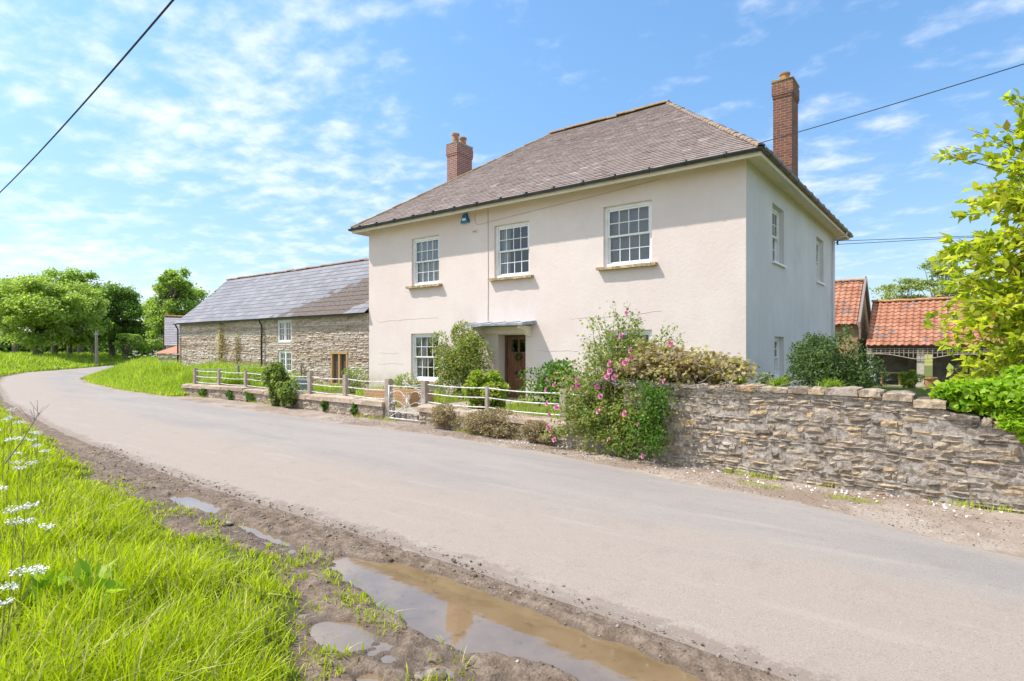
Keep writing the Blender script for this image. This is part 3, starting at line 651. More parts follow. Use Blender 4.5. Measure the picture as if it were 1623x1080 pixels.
# ------------------------------------------------------------------ railings and gate
def railing(label, posts, zt, railz, loc, corner=None):
    t = Thing('railing_fence', loc, label, 'fence')
    for i, (x, y, zb, z1, w) in enumerate(posts):
        b = MB(); b.box((x-w/2, y-w/2, zb), (x+w/2, y+w/2, z1-.012)); b.box((x-w/2+.012, y-w/2+.012, z1-.012), (x+w/2-.012, y+w/2-.012, z1))
        t.part(b.build('post', M['post']))
    for rz in railz:
        P = []
        for (x, y, zb, z1, w), (x2, y2, _, _, _) in zip(posts[:-1], posts[1:]):
            n = max(3, int(math.hypot(x2-x, y2-y)/.3))
            for i in range(n):
                q = i/n; P.append((x + (x2-x)*q, y + (y2-y)*q, rz - .022*math.sin(math.pi*q) + random.gauss(0, .002)))
        P.append((posts[-1][0], posts[-1][1], rz))
        b = MB(); b.tube(P, .0115, 6); t.part(b.build('rail', M['railwhite'], smooth=True))
    return t
railing('white rails on grey posts along the low wall left of the gate', [(-9.67, 8.27, -.05, .86, .12), (-11.35, 8.43, .3, .9, .11), (-12.95, 8.55, .3, .92, .11), (-14.7, 8.72, .3, .92, .10), (-16.5, 8.78, .3, .86, .09), (-18.05, 8.76, .3, .86, .09), (-19.6, 8.74, .3, .88, .09)], 0, [.80, .62, .44], (-14.6, 8.6, .3))
railing('short return of white rails from the end of the low wall back to the barn', [(-19.75, 8.85, .0, .86, .07), (-19.9, 10.3, .0, .93, .08), (-20, 11.6, .0, .92, .08), (-20, 12.8, .0, .92, .07)], 0, [.84, .66, .48], (-19.9, 10.8, .1))
railing('white rails on grey posts right of the gate, half hidden by roses', [(-8.4, 8.1, .0, .87, .12), (-6.7, 7.98, .3, .84, .06), (-4.95, 7.78, .3, .87, .12), (-3.85, 7.7, .3, .85, .08)], 0, [.80, .63, .46], (-6.3, 7.9, .3))
def gate():
    t = Thing('garden_gate', (-9.05, 8.2, 0), 'small white wrought iron gate with scrolls between two grey posts', 'gate')
    x0, x1 = -9.57, -8.49; y = 8.19; b = MB(); r = .011
    zb, zt = .05, .72
    Wd = x1 - x0
    b.tube([(x0, y, zb), (x0, y, zt+.02)], .014); b.tube([(x1, y, zb), (x1, y, .80)], .014)
    b.tube([(x0, y, zb), (x1, y, zb)], .013); b.tube([(x0, y, .19), (x1, y, .19)], .009); b.tube([(x0, y, zt), (x1, y, zt)], .011)
    b.tube([(x0, y, .05), (x0+Wd/2, y, .33), ((x0+x1)/2+.02, y, .45)], .010)
    t.part(b.build('frame', M['railwhite'], smooth=True))
    b = MB()
    def spiral(cx, cz, R0, turns, a0, sg=1, r=.008):
        P = [(cx + R0*(1-.8*q)*math.cos(a0 + sg*turns*2*math.pi*q), y, cz + R0*(1-.8*q)*math.sin(a0 + sg*turns*2*math.pi*q)) for q in np.linspace(0, 1, 26)]; r = r*.62
        b.tube(P, r, 5); return P[0]
    for k in range(6):
        cx = x0 + Wd*(k+.5)/6; spiral(cx, .12, .062, 1.4, -.5 + math.pi*(k % 2), 1 if k % 2 else -1, .006)
    def arc(p, q, bul, r=.009):
        P = []
        for u in np.linspace(0, 1, 14):
            X_ = p[0] + (q[0]-p[0])*u; Z_ = p[1] + (q[1]-p[1])*u; dx, dz = q[0]-p[0], q[1]-p[1]; L = math.hypot(dx, dz); k = math.sin(math.pi*u)*bul
            P.append((X_ - dz/L*k, y, Z_ + dx/L*k))
        b.tube(P, r*.7, 5)
    xm = (x0+x1)/2
    for sg, xa in ((1, x0), (-1, x1)):
        arc((xa, .21), (xm, .48), -sg*.12); arc((xa+sg*.04, .56), (xm, .44), sg*.13); arc((xa, .34), (xm, .24), sg*.12)
        spiral(xa + sg*.12, .60, .085, 1.5, math.pi*(sg > 0), sg); spiral(xa + sg*.12, .40, .085, 1.5, math.pi*(sg > 0), -sg); spiral(xa + sg*.12, .27, .06, 1.3, math.pi*(sg > 0), sg)
        spiral(xm + sg*.07, .50, .055, 1.3, math.pi*(sg < 0), sg); spiral(xm + sg*.07, .37, .055, 1.3, math.pi*(sg < 0), -sg); spiral(xm + sg*.07, .26, .05, 1.3, 0, sg)
    arc((xm, .72), (xm, .2), 0, .009)
    arc((x1, .80), (xm, .72), -.0); arc((x1, .66), (xm-.1, .86), .05); spiral(xm+.2, .79, .04, 1.3, 0, 1); spiral(xm-.1, .80, .035, 1.2, 0, -1); spiral(x1-.08, .79, .04, 1.2, 0, -1)
    t.part(b.build('scrollwork', M['railwhite'], smooth=True))
gate()

# ------------------------------------------------------------------ windows
def TR(x, y, z, ang): return Matrix.Translation((x, y, z)) @ Matrix.Rotation(ang, 4, 'Z')
def sash_window(t, w, h, T, rec=.07, cols=4, rows=4, sill='stone', curtain=None, label=None, blind=False):
    """local x 0..w to the right seen from outside, y into the wall, z 0..h"""
    b = MB(); fw = .075
    b.box((0, rec, 0), (fw, rec+.12, h)); b.box((w-fw, rec, 0), (w, rec+.12, h)); b.box((fw, rec+.001, h-fw), (w-fw, rec+.119, h)); b.box((fw, rec-.02, 0), (w-fw, rec+.12, .07))
    win = t.part(b.build('window', M['white'], T=T), label=label)
    mid = h * .5
    def sash(z0, z1, yo, r_):
        b = MB(); s = .045; x0, x1 = fw+.003, w-fw-.003
        b.box((x0, yo, z0), (x0+s, yo+.04, z1)); b.box((x1-s, yo, z0), (x1, yo+.04, z1)); b.box((x0+s, yo+.001, z0), (x1-s, yo+.039, z0+s)); b.box((x0+s, yo+.001, z1-s), (x1-s, yo+.039, z1))
        for i in range(1, cols):
            x = x0+s + (x1-x0-2*s)*i/cols; b.box((x-.010, yo+.006, z0+s), (x+.010, yo+.034, z1-s))
        for i in range(1, r_):
            z = z0+s + (z1-z0-2*s)*i/r_; b.box((x0+s, yo+.008, z-.010), (x1-s, yo+.032, z+.010))
        t.part(b.build('sash', M['white'], T=T), win)
        b = MB()
        for i in range(cols):
            for j in range(r_):
                xa, xb = x0+s + (x1-x0-2*s)*i/cols, x0+s + (x1-x0-2*s)*(i+1)/cols; za, zb = z0+s + (z1-z0-2*s)*j/r_, z0+s + (z1-z0-2*s)*(j+1)/r_
                tl = rng.normal(0, .0045, 4); yy = yo + .02
                b.add([(xa+.004, yy+tl[0], za+.004), (xb-.004, yy+tl[1], za+.004), (xb-.004, yy+tl[2], zb-.004), (xa+.004, yy+tl[3], zb-.004)], [(0, 1, 2, 3)])
        t.part(b.build('pane', M['glass'], T=T), win)
    sash(mid-.02, h-fw, rec+.02, rows//2); sash(.07, mid+.025, rec+.065, rows//2)
    if sill == 'stone':
        b = MB(); n = 9; V = []
        for i in range(n):
            x = -.14 + (w+.28)*i/(n-1)
            V += [(x, -.13+random.gauss(0, .005), -.085+random.gauss(0, .004)), (x, rec+.05, -.08), (x, rec+.05, -.002), (x, -.135+random.gauss(0, .006), -.015+random.gauss(0, .004))]
        b.add(V, [(4*i+j, 4*i+(j+1) % 4, 4*i+4+(j+1) % 4, 4*i+4+j) for i in range(n-1) for j in range(4)] + [(3, 2, 1, 0), tuple(4*n-4+k for k in range(4))])
        t.part(b.build('sill', M['sandstone'], T=T), win)
    elif sill == 'white':
        b = MB(); b.box((-.04, -.06, -.05), (w+.04, rec+.02, -.001)); t.part(b.build('sill', M['white'], T=T), win)
    if curtain:
        b = MB()
        for (a, c) in curtain:
            n = 40; V = []
            for i in range(n+1):
                x = a + (c-a)*i/n; yy = rec+.135 + .022*math.sin(i*1.25) + .01*math.sin(i*.5)
                V += [(x, yy, .05), (x, yy, h-.05)]
            b.add(V, [(2*i, 2*i+2, 2*i+3, 2*i+1) for i in range(n)])
        t.part(b.build('curtain', M['curtain'], smooth=True, T=T), win)
    if blind:
        b = MB(); b.box((.06, rec+.2, .0), (w-.06, rec+.205, h)); t.part(b.build('blind', M['blindgrey'], T=T), win)
    return win
M['blindgrey'] = plain('grey_blind', (.33, .35, .40), .8, .1, 2)
def wall_sheet(b, s0, s1, z0, z1, holes, T, rec=.2, mi=0, mir=None, step_=None):
    ss = sorted({s0, s1} | {h[0] for h in holes} | {h[1] for h in holes} | (set(np.arange(s0, s1, step_)) if step_ else set())); zs = sorted({z0, z1} | {h[2] for h in holes} | {h[3] for h in holes})
    for a, c in zip(ss[:-1], ss[1:]):
        for d, e in zip(zs[:-1], zs[1:]):
            if any(a >= h[0]-1e-6 and c <= h[1]+1e-6 and d >= h[2]-1e-6 and e <= h[3]+1e-6 for h in holes): continue
            b.add([tuple(T @ Vector(p)) for p in ((a, 0, d), (c, 0, d), (c, 0, e), (a, 0, e))], [(0, 1, 2, 3)], mi)
    for h in holes:
        q = [tuple(T @ Vector(p)) for p in ((h[0], 0, h[2]), (h[1], 0, h[2]), (h[1], 0, h[3]), (h[0], 0, h[3]), (h[0], rec, h[2]), (h[1], rec, h[2]), (h[1], rec, h[3]), (h[0], rec, h[3]))]
        b.add(q, [(0, 4, 5, 1), (1, 5, 6, 2), (2, 6, 7, 3), (3, 7, 4, 0)], mi if mir is None else mir)

# ------------------------------------------------------------------ roofs
def slates(b, O, U, V_, N_, amin, amax, blen, width, gauge, th=.012, jit=.004, mi=0, sag=None):
    O, U, V_, N_ = map(np.asarray, (O, U, V_, N_)); nb = int(blen / gauge)
    for k in range(nb + 1):
        b0 = k * gauge; b1 = min(b0 + gauge * 1.25, blen)
        if b1 - b0 < .03: continue
        a = amin(b0) - (random.random() if True else 0) * width; end = amax(b0)
        while a < end:
            w = width * random.uniform(.7, 1.3); a0 = a + .003; a1 = a + w - .003; a += w
            lo0, hi0, lo1, hi1 = amin(b0), amax(b0), amin(b1), amax(b1)
            A0, A1 = max(a0, lo0), min(a1, hi0); B0, B1 = max(a0, lo1), min(a1, hi1)
            if A1 - A0 < .01: continue
            B0 = min(B0, A1); B1 = max(B1, B0 + .001)
            j = random.gauss(0, jit); dz = abs(random.gauss(0, jit*.8)); P = []
            for (aa, bb, nn) in ((A0, b0+j, .016+dz), (A1, b0+j+random.gauss(0, jit*.5), .016+dz), (B1, b1, .001), (B0, b1, .001)):
                s_ = sag(aa, bb) if sag else 0
                P.append(O + U*aa + V_*bb + N_*(nn + s_))
            Q = [p + N_*th for p in P]
            b.hexa(P + Q, mi)
def capline(b, p, q, L, r, mi=0, jit=.01):
    """half-round overlapping cap tiles from p to q"""
    p, q = np.asarray(p, float), np.asarray(q, float); d = q - p; D = np.linalg.norm(d); d /= D; n = int(D/L)
    side = np.cross(d, [0, 0, 1]); side /= np.linalg.norm(side); up = np.cross(side, d)
    for i in range(n + 1):
        a = p + d*(i*L - .03); e = p + d*min((i+1)*L, D); V = []; jj = random.gauss(0, jit)
        for (c, rr) in ((a, r*1.08), (e, r*.92)):
            for k in range(7):
                t = math.pi*(k/6)*1.06 - .03*math.pi; V.append(c + side*math.cos(t)*rr*1.15 + up*(math.sin(t)*rr*.75 + .0 + jj))
            for k in range(7):
                t = math.pi*(k/6)*1.06 - .03*math.pi; V.append(c + side*math.cos(t)*rr*.98 + up*(math.sin(t)*rr*.6 - .015 + jj))
        F = [(k, k+1, 15+k, 14+k) for k in range(6)] + [(k+7, k, 14+k, 21+k) for k in (0,)] + [(k+1, k, k+7, k+8) for k in range(6)] + [(14+k, 15+k, 22+k, 21+k) for k in range(6)]
        F += [(21+k, 22+k, 8+k, 7+k) for k in range(6)] + [(6, 13, 27, 20)]
        b.add(V, F, mi)

# ------------------------------------------------------------------ the house
HX0, HX1, HY0, HY1 = -16.09, -3.66, 12.89, 23.73; EZ = 5.55; OV = .40
house = Thing('house', ((HX0+HX1)/2, (HY0+HY1)/2, 0), 'large cream rendered farmhouse with hipped slate roof, sash windows and two brick chimneys', 'house')
fw_ = {'w1': (-13.97, -12.75, 3.50, 5.00), 'w2': (-10.56, -9.33, 3.50, 4.98), 'w3': (-7.07, -5.79, 3.52, 5.00), 'g1': (-14.0, -12.75, .50, 1.98), 'g3': (-6.98, -5.79, .50, 1.95)}
door_h = (-10.42, -9.46, 0.02, 1.89)
b = MB(); I4 = Matrix.Identity(4)
Tf = TR(0, HY0, 0, 0)
wall_sheet(b, HX0, HX1, -.15, EZ, list(fw_.values()) + [door_h], Tf, .3)
side_h = {'s1': (15.05, 16.2, 3.62, 5.03), 's2': (20.38, 21.55, 3.62, 5.03), 's3': (15.25, 16.2, .75, 1.80)}
Ts = Matrix.Translation((HX1, 0, 0)) @ Matrix.Rotation(R(90), 4, 'Z')
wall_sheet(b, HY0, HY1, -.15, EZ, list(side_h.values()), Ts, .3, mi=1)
wall_sheet(b, -HX1, -HX0, -.15, EZ, [], TR(0, HY1, 0, R(180)), .3, mi=1)
wall_sheet(b, -HY1, -HY0, -.15, EZ, [], Matrix.Translation((HX0, 0, 0)) @ Matrix.Rotation(R(-90), 4, 'Z'), .3)
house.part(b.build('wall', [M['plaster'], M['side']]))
b = MB(); g = .45
b.box((HX0+g, HY0+g, -.1), (HX1-g, HY1-g, -.05)); b.box((HX0+.02, HY0+.31, 2.5), (HX1-.31, HY1-.02, 2.7)); b.box((HX0+.02, HY0+.02, EZ-.06), (HX1-.02, HY1-.02, EZ-.02))
for xx in (-11.9, -8.2): b.box((xx, HY0+.31, 0), (xx+.1, HY1-.1, 5.4))
b.box((HX0+.1, HY0+3.6, 0), (HX1-.1, HY0+3.7, 5.4))
house.part(b.build('interior_partition', M['interior']))
for k, cur, bl in (('w1', [(.10, 1.12)], 0), ('w2', [(.10, .42)], 0), ('w3', None, 1), ('g1', [(.08, .45)], 0), ('g3', None, 0)):
    h = fw_[k]; sash_window(house, h[1]-h[0], h[3]-h[2], TR(h[0], HY0, h[2], 0), .07, curtain=cur, blind=bool(bl), sill='stone')
for k in ('s1', 's2', 's3'):
    h = side_h[k]; sash_window(house, h[1]-h[0], h[3]-h[2], Matrix.Translation((HX1, h[0], h[2])) @ Matrix.Rotation(R(90), 4, 'Z'), .12, cols=4 if k != 's3' else 3, sill='white', blind=(k == 's1'))
# roof
RZ, RY, RXL, RXR = 9.49, 18.28, -12.2, -7.66
x0, x1, y0, y1 = HX0-OV, HX1+OV, HY0-OV, HY1+OV; ez = EZ + .02
b = MB()
b.add([(x0, y0, ez), (x1, y0, ez), (x1, y1, ez), (x0, y1, ez), (RXL, RY, RZ), (RXR, RY, RZ)], [(0, 1, 5, 4), (1, 2, 5), (2, 3, 4, 5), (3, 0, 4)])
def slope(b, e0, e1, r0, r1, width, gauge, **k):
    e0, e1, r0, r1 = map(lambda p: np.array(p, float), (e0, e1, r0, r1)); U = (e1-e0); Lw = np.linalg.norm(U); U /= Lw
    mid = (r0+r1)/2 - e0; V_ = mid - U*np.dot(mid, U); Lb = np.linalg.norm(V_); V_ /= Lb; N_ = np.cross(U, V_)
    a0 = np.dot(r0-e0, U); a1 = np.dot(r1-e0, U)
    slates(b, e0 - V_*.03, U, V_, N_, lambda q: a0*q/Lb, lambda q: Lw + (a1-Lw)*q/Lb, Lb, width, gauge, **k)
sag = lambda a, q: (float(vnoise(a*.45, q*.5, 5)) - .5) * .03 + .015
slope(b, (x0, y0, ez), (x1, y0, ez), (RXL, RY, RZ), (RXR, RY, RZ), .22, .14, sag=sag, jit=.0035, th=.009)
slope(b, (x1, y0, ez), (x1, y1, ez), (RXR, RY, RZ), (RXR, RY, RZ), .22, .14, sag=sag)
slope(b, (x0, y1, ez), (x0, y0, ez), (RXL, RY, RZ), (RXL, RY, RZ), .27, .165, sag=sag)
slope(b, (x1, y1, ez), (x0, y1, ez), (RXR, RY, RZ), (RXL, RY, RZ), .4, .3, sag=sag)
roof = house.part(b.build('roof', M['slate']))
b = MB(); capline(b, (x1+.0, y0-.0, ez+.04), (RXR, RY, RZ+.03),   .22, .07, jit=.008); capline(b, (x1, y1, ez+.04), (RXR, RY, RZ+.03), .24, .09)
house.part(b.build('hip_tiles', M['hip']), roof)
b = MB(); capline(b, (x0, y0, ez+.035), (RXL, RY, RZ+.03), .32, .07, jit=.008); capline(b, (x0, y1, ez+.03), (RXL, RY, RZ+.03), .32, .07); capline(b, (RXL-.05, RY, RZ+.04), (RXR+.05, RY, RZ+.05), .35, .10, jit=.012)
house.part(b.build('ridge_tiles', M['ridge']), roof)
# soffit and fascia
b = MB(); zf = EZ - .16
def ringbox(b, xa, xb, ya, yb, t_, za, zb):
    b.box((xa, ya, za), (xb, ya+t_, zb)); b.box((xa, yb-t_, za), (xb, yb, zb)); b.box((xa, ya+t_, za), (xa+t_, yb-t_, zb)); b.box((xb-t_, ya+t_, za), (xb, yb-t_, zb))
ringbox(b, x0, x1, y0, y1, OV-.002, EZ-.03, EZ+.005); ringbox(b, x0-.003, x1+.003, y0-.003, y1+.003, .03, EZ-.13, EZ-.033)
house.part(b.build('soffit', M['soffit']))
# gutter
b = MB(); gz = EZ + .005; r = .062
def gut(b, p, q):
    p, q = np.array(p, float), np.array(q, float); d = (q-p)/np.linalg.norm(q-p); s = np.cross(d, [0, 0, 1.]); V = []
    for c in (p, q):
        for rr in (r, r-.008):
            for k in range(9):
                t = math.pi*k/8; V.append(c + s*math.cos(t)*rr + np.array([0, 0, -math.sin(t)*rr]))
    F = [(k, k+1, 19+k, 18+k) for k in range(8)] + [(10+k, 9+k, 27+k, 28+k) for k in range(8)] + [(0, 18, 27, 9), (8, 17, 35, 26)] + [(k, 9+k, 10+k, k+1) for k in range(8)] + [(18+k, 19+k, 28+k, 27+k) for k in range(8)]
    b.add(V, F)
ga, gc, gd, ge = x0-r, x1+r, y0-r, y1+r
gut(b, (ga, gd, gz), (gc, gd, gz)); gut(b, (gc, gd, gz), (gc, ge, gz)); gut(b, (ga, ge, gz), (ga, gd, gz)); gut(b, (gc, ge, gz), (ga, ge, gz))
gutter = house.part(b.build('gutter', M['gutter'], smooth=False))
for i in range(15):
    x = x0 + .5 + i*.86; b = MB(); b.tube([(x-.03, gd, gz), (x+.03, gd, gz)], r+.006, 12); house.part(b.build('bracket', M['gutter']), gutter)
for i in range(14):
    y = y0 + .45 + i*.82; b = MB(); b.tube([(gc, y-.03, gz), (gc, y+.03, gz)], r+.006, 12); house.part(b.build('bracket', M['gutter']), gutter)
b = MB(); b.tube([(HX1+.06, HY1-.75, 5.3), (HX1+.06, HY1-.75, .0)], .035, 8); b.tube([(gc, HY1-.75, gz-.05), (gc, HY1-.75, EZ-.16), (HX1+.06, HY1-.75, 5.3)], .035, 8)
house.part(b.build('downpipe', M['side'], smooth=True))
# chimneys
def chimney(xa, xb, ya, yb, z0, z1, mat, pots, lich=False):
    b = MB(); b.box((xa, ya, z0), (xb, yb, z1-.42)); e = .018
    b.box((xa-e, ya-e, z1-.42), (xb+e, yb+e, z1-.35)); b.box((xa-e*1.8, ya-e*1.8, z1-.35), (xb+e*1.8, yb+e*1.8, z1-.04)); b.box((xa-e, ya-e, z1-.04), (xb+e, yb+e, z1+.03))
    c = house.part(b.build('chimney', mat))
    b = MB(); b.box((xa-.03, ya-.03, z1+.03), (xb+.03, yb+.03, z1+.07), jit=.012); b.box((xa+.03, ya+.03, z1+.07), (xb-.03, yb-.03, z1+.11), jit=.012)
    house.part(b.build('flaunching', M['lichcap'] if lich else M['mortar']), c)
    for (px, py, pr, ph) in pots:
        b = MB(); b.lathe((px, py, z1+.06), [(pr, 0), (pr*.95, ph*.8), (pr*1.15, ph*.83), (pr*1.2, ph), (pr*.9, ph), (pr*.8, ph*.1)], 18)
        house.part(b.build('chimney_pot', M['terracotta'], smooth=False), c)
M['lichcap'] = lichen('lichen_cap', (.40, .30, .16), (.42, .40, .12), .95)
chimney(-4.36, -3.86, 18.0, 18.78, 5.7, 9.12, M['brick_old'], [(-4.09, 18.2, .125, .24), (-4.09, 18.56, .10, .16)], True)
chimney(-16.1, -15.57, 16.72, 17.6, 5.7, 9.46, M['brick'], [(-15.83, 16.92, .13, .42), (-15.83, 17.35, .13, .38)])
# door, canopy
b = MB(); dx0, dx1 = -10.42, -9.46; dy = HY0 + .30
b.box((dx0, dy, 0.02), (dx0+.07, dy+.1, 1.89)); b.box((dx1-.06, dy, .02), (dx1, dy+.1, 1.89)); b.box((dx0+.07, dy+.001, 1.83), (dx1-.06, dy+.099, 1.89))
house.part(b.build('door_frame', M['darkboard']))
b = MB(); px = np.linspace(dx0+.075, dx1-.065, 7)
for i in range(6):
    if i in (1, 2): zt = 1.38
    elif i in (3, 4): zt = 1.38
    else: zt = 1.825
    b.box((px[i]+.003, dy+.03, .03), (px[i+1]-.003, dy+.075, zt))
b.box((px[1]-.004, dy+.026, 1.36), (px[5]+.004, dy+.079, 1.41)); b.box((px[1]-.004, dy+.026, 1.76), (px[5]+.004, dy+.079, 1.825)); b.box((px[3]-.03, dy+.025, 1.41), (px[3]+.03, dy+.08, 1.76))
b.box((px[0]+.01, dy+.015, .45), (px[6]-.01, dy+.0295, .56)); b.box((px[0]+.01, dy+.015, .03), (px[6]-.01, dy+.0295, .15))
door = house.part(b.build('door', M['door']))
b = MB(); b.box((px[1], dy+.05, 1.41), (px[3]-.03, dy+.056, 1.76)); b.box((px[3]+.03, dy+.05, 1.41), (px[5], dy+.056, 1.76)); house.part(b.build('pane', M['glass']), door)
b = MB(); b.tube([(px[5]+.03, dy+.0, .95), (px[5]+.03, dy-.03, .95), (px[5]-.06, dy-.03, .95)], .012, 8); b.box((px[2], dy+.015, .78), (px[4], dy+.029, .86)); house.part(b.build('handle', M['gutter']), door)
P = [(-9.93 + .085*math.cos(a), dy+.0, 1.27 + .085*math.sin(a)) for a in np.linspace(0, 2*math.pi, 20)]
C = np.repeat(np.array(P), 12, 0) + rng.normal(0, .02, (240, 3)); house.part(quads('wreath', leaves(C, .04, .3), 4, M['leaf_shrub']), door)
b = MB(); b.box((-10.5, HY0-.42, -.05), (-9.38, HY0+.29, .12)); house.part(b.build('doorstep', M['lowstone']))
b = MB(); cx0, cx1 = -11.22, -9.10; cz = 2.12
b.add([(cx0, HY0-.62, cz), (cx1, HY0-.62, cz), (cx1, HY0+.01, cz+.05), (cx0, HY0+.01, cz+.05), (cx0, HY0-.62, cz+.055), (cx1, HY0-.62, cz+.055), (cx1, HY0+.01, cz+.13), (cx0, HY0+.01, cz+.13)], [(0,3,2,1),(4,5,6,7),(0,1,5,4),(1,2,6,5),(2,3,7,6),(3,0,4,7)])
for x in np.linspace(cx0+.02, cx1-.02, 5): b.tube([(x, HY0-.61, cz+.062), (x, HY0, cz+.135)], .012, 6)
canopy = house.part(b.build('canopy', M['lead']))
b = MB()
for xx in (-10.98, -9.36):
    pr = [(0, 0), (-.52, 0), (-.52, -.06), (-.44, -.10), (-.34, -.11), (-.24, -.16), (-.17, -.25), (-.08, -.28), (0, -.30)]
    V = [(xx+d, HY0+y, cz-.002+z) for d in (0, .09) for y, z in pr]; n = len(pr)
    b.add(V, [tuple(range(n-1, -1, -1)), tuple(range(n, 2*n))] + [(i, (i+1) % n, n+(i+1) % n, n+i) for i in range(n)])
b.box((-10.888, HY0-.10, cz-.20), (-9.362, HY0-.003, cz-.003))
house.part(b.build('bracket', M['soffit']), canopy)
# alarm box, wires, cracks
b = MB(); a_ = (-11.64, HY0, 5.21)
V = [(a_[0]-.15, a_[1]-.09, a_[2]), (a_[0]+.15, a_[1]-.09, a_[2]), (a_[0]+.05, a_[1]-.08, a_[2]+.26), (a_[0]-.05, a_[1]-.08, a_[2]+.26), (a_[0]-.17, a_[1]-.002, a_[2]), (a_[0]+.17, a_[1]-.002, a_[2]), (a_[0]+.06, a_[1]-.002, a_[2]+.28), (a_[0]-.06, a_[1]-.002, a_[2]+.28)]
b.add(V, [(0, 1, 2, 3), (5, 4, 7, 6), (0, 3, 7, 4), (1, 5, 6, 2), (3, 2, 6, 7), (0, 4, 5, 1)])
al = house.part(b.build('alarm_box', M['bluebox']))
b = MB(); b.box((a_[0]-.07, a_[1]-.098, a_[2]+.055), (a_[0]+.07, a_[1]-.088, a_[2]+.12)); house.part(b.build('badge', M['white']), al)
b = MB(); yw = HY0 - .008
b.tube([(-10.79, yw, 5.5), (-10.78, yw, 3.5), (-10.79, yw, 2.3)], .007, 5); b.tube([(-11.25, yw, 5.45), (-11.3, yw, 5.3), (-11.24, yw, 5.12), (-11.1, yw, 5.1), (-9.2, yw, 5.22), (-7.1, yw, 5.33), (-5.6, yw, 5.44)], .006, 5)
b.tube([(-11.37, yw, 4.92), (-11.2, yw-.05, 4.92)], .015, 5)
house.part(b.build('wire', M['wiregrey']) if 'wiregrey' in M else b.build('wire', plain('grey_wire', (.46, .40, .35), .7)))
M['crack'] = plain('crack_filler', (.56, .47, .40), .9)
for P in ([(-15.7, 2.42), (-15.5, 2.40), (-14.6, 2.43), (-13.4, 2.45), (-12.6, 2.46)], [(-15.6, 1.36), (-15, 1.33), (-14.5, 1.36)], [(-9.05, 1.46), (-8.75, 1.43), (-8.2, 1.45), (-7.7, 1.44)], [(-8.05, 2.28), (-7.85, 2.27)], [(-7.85, 2.275), (-6.5, 2.29), (-5.3, 2.41)], [(-15.6, .98), (-14.9, 1.02), (-14.2, .99)]):
    b = MB(); Q = []
    for (a, z), (c, e) in zip(P[:-1], P[1:]):
        for q in np.linspace(0, 1, 6)[:-1]: Q.append((a+(c-a)*q, HY0-.002, z+(e-z)*q+random.gauss(0, .008)))
    b.tube(Q, .0035, 4)
    house.part(b.build('crack', M['crack']))
b = MB(); b.tube([(HX1-.02, HY1-.08, 5.28), (HX1+.10, HY1-.08, 5.28)], .012, 6); b.tube([(HX1+.09, HY1-.08, 5.2), (HX1+.09, HY1-.08, 5.36)], .03, 8); house.part(b.build('insulator', M['gutter']))

# ------------------------------------------------------------------ the barn
BX0, BX1, BY = -30.6, -16.11, 12.90; BE = 2.74; BRY, BRZ = 15.4, 5.13
barn = Thing('barn', ((BX0+BX1)/2, 15.4, 0), 'long stone barn with grey slate roof adjoining the left end of the house', 'barn')
bh = [(-21.80, -20.80, 1.74, 2.64), (-21.72, -20.80, .55, 1.42), (-18.24, -17.26, .25, 1.40)]
b = MB(); wall_sheet(b, BX0, BX1, -.15, BE-.02, bh, TR(0, BY, 0, 0), .25, mi=1)
barnholes = [(h[0]-.02, h[1]+.02, h[2]-.02, h[3]+.02) for h in bh]
stonework(b, BX0, BX1, lambda s: 0, lambda s: BE-.08, lambda s, z, o: (s, BY - o, z), .075, .21, .032, .008, holes=barnholes, skip=.14, warp=.03)
V = [(BX0, BY, -.15), (BX0, 17.9, -.15), (BX0, 17.9, BE-.02), (BX0, BRY, BRZ-.05), (BX0, BY, BE-.02)]; b.add(V, [(0, 4, 3, 2, 1)], 1)
stonework(b, BY, 17.9, lambda s: 0, lambda s: BE - .05 + (BRZ-BE) * max(0, 1 - abs(s-BRY)/2.5), lambda s, z, o: (BX0 - o, s, z), .10, .3, .04, .012, skip=.04)
b.add([(BX0, 17.9, -.15), (BX1, 17.9, -.15), (BX1, 17.9, BE), (BX0, 17.9, BE)], [(0, 3, 2, 1)], 1)
barn.part(b.build('wall', [M['barnstone'], M['barnmortar']]))
b = MB(); ex = .16
e0, e1, r0, r1 = (BX0-.15, BY-ex, BE-.0), (BX1-.012, BY-ex, BE-.0), (BX0-.15, BRY, BRZ), (BX1-.012, BRY, BRZ)
b.add([(BX0-.1, BY-ex+.03, BE-.01), (BX1-.02, BY-ex+.03, BE-.01), (BX1-.02, BRY, BRZ-.02), (BX0-.1, BRY, BRZ-.02), (BX0-.1, 18.1, BE-.1), (BX1-.02, 18.1, BE-.1)], [(0, 1, 2, 3), (3, 2, 5, 4)])
bs = lambda a, q: (float(vnoise(a*.3, q*.3, 9)) - .5) * .03 - .05*math.sin(math.pi*min(1, q/3.3))*sm(np.array(3.5 - a), 0, 3.5)
slope(b, e0, e1, r0, r1, .42, .27, sag=bs, jit=.002, th=.008)
slope(b, (BX1-.012, 18.05, BE-.08), (BX0-.15, 18.05, BE-.08), r1, r0, .5, .3)
rf = barn.part(b.build('roof', M['barn_slate']))
b = MB(); capline(b, (BX0-.15, BRY, BRZ+.0), (BX1-.02, BRY, BRZ+.01), .38, .085, jit=.01); barn.part(b.build('ridge_tiles', lichen('barn_ridge', (.30, .20, .16), (.42, .29, .23), .25)), rf)
b = MB(); r_bak = r; r = .05
gut(b, (BX0-.15, BY-ex-.05, BE-.02), (BX1-.25, BY-ex-.05, BE-.04)); gt = barn.part(b.build('gutter', M['gutter'])); r = r_bak
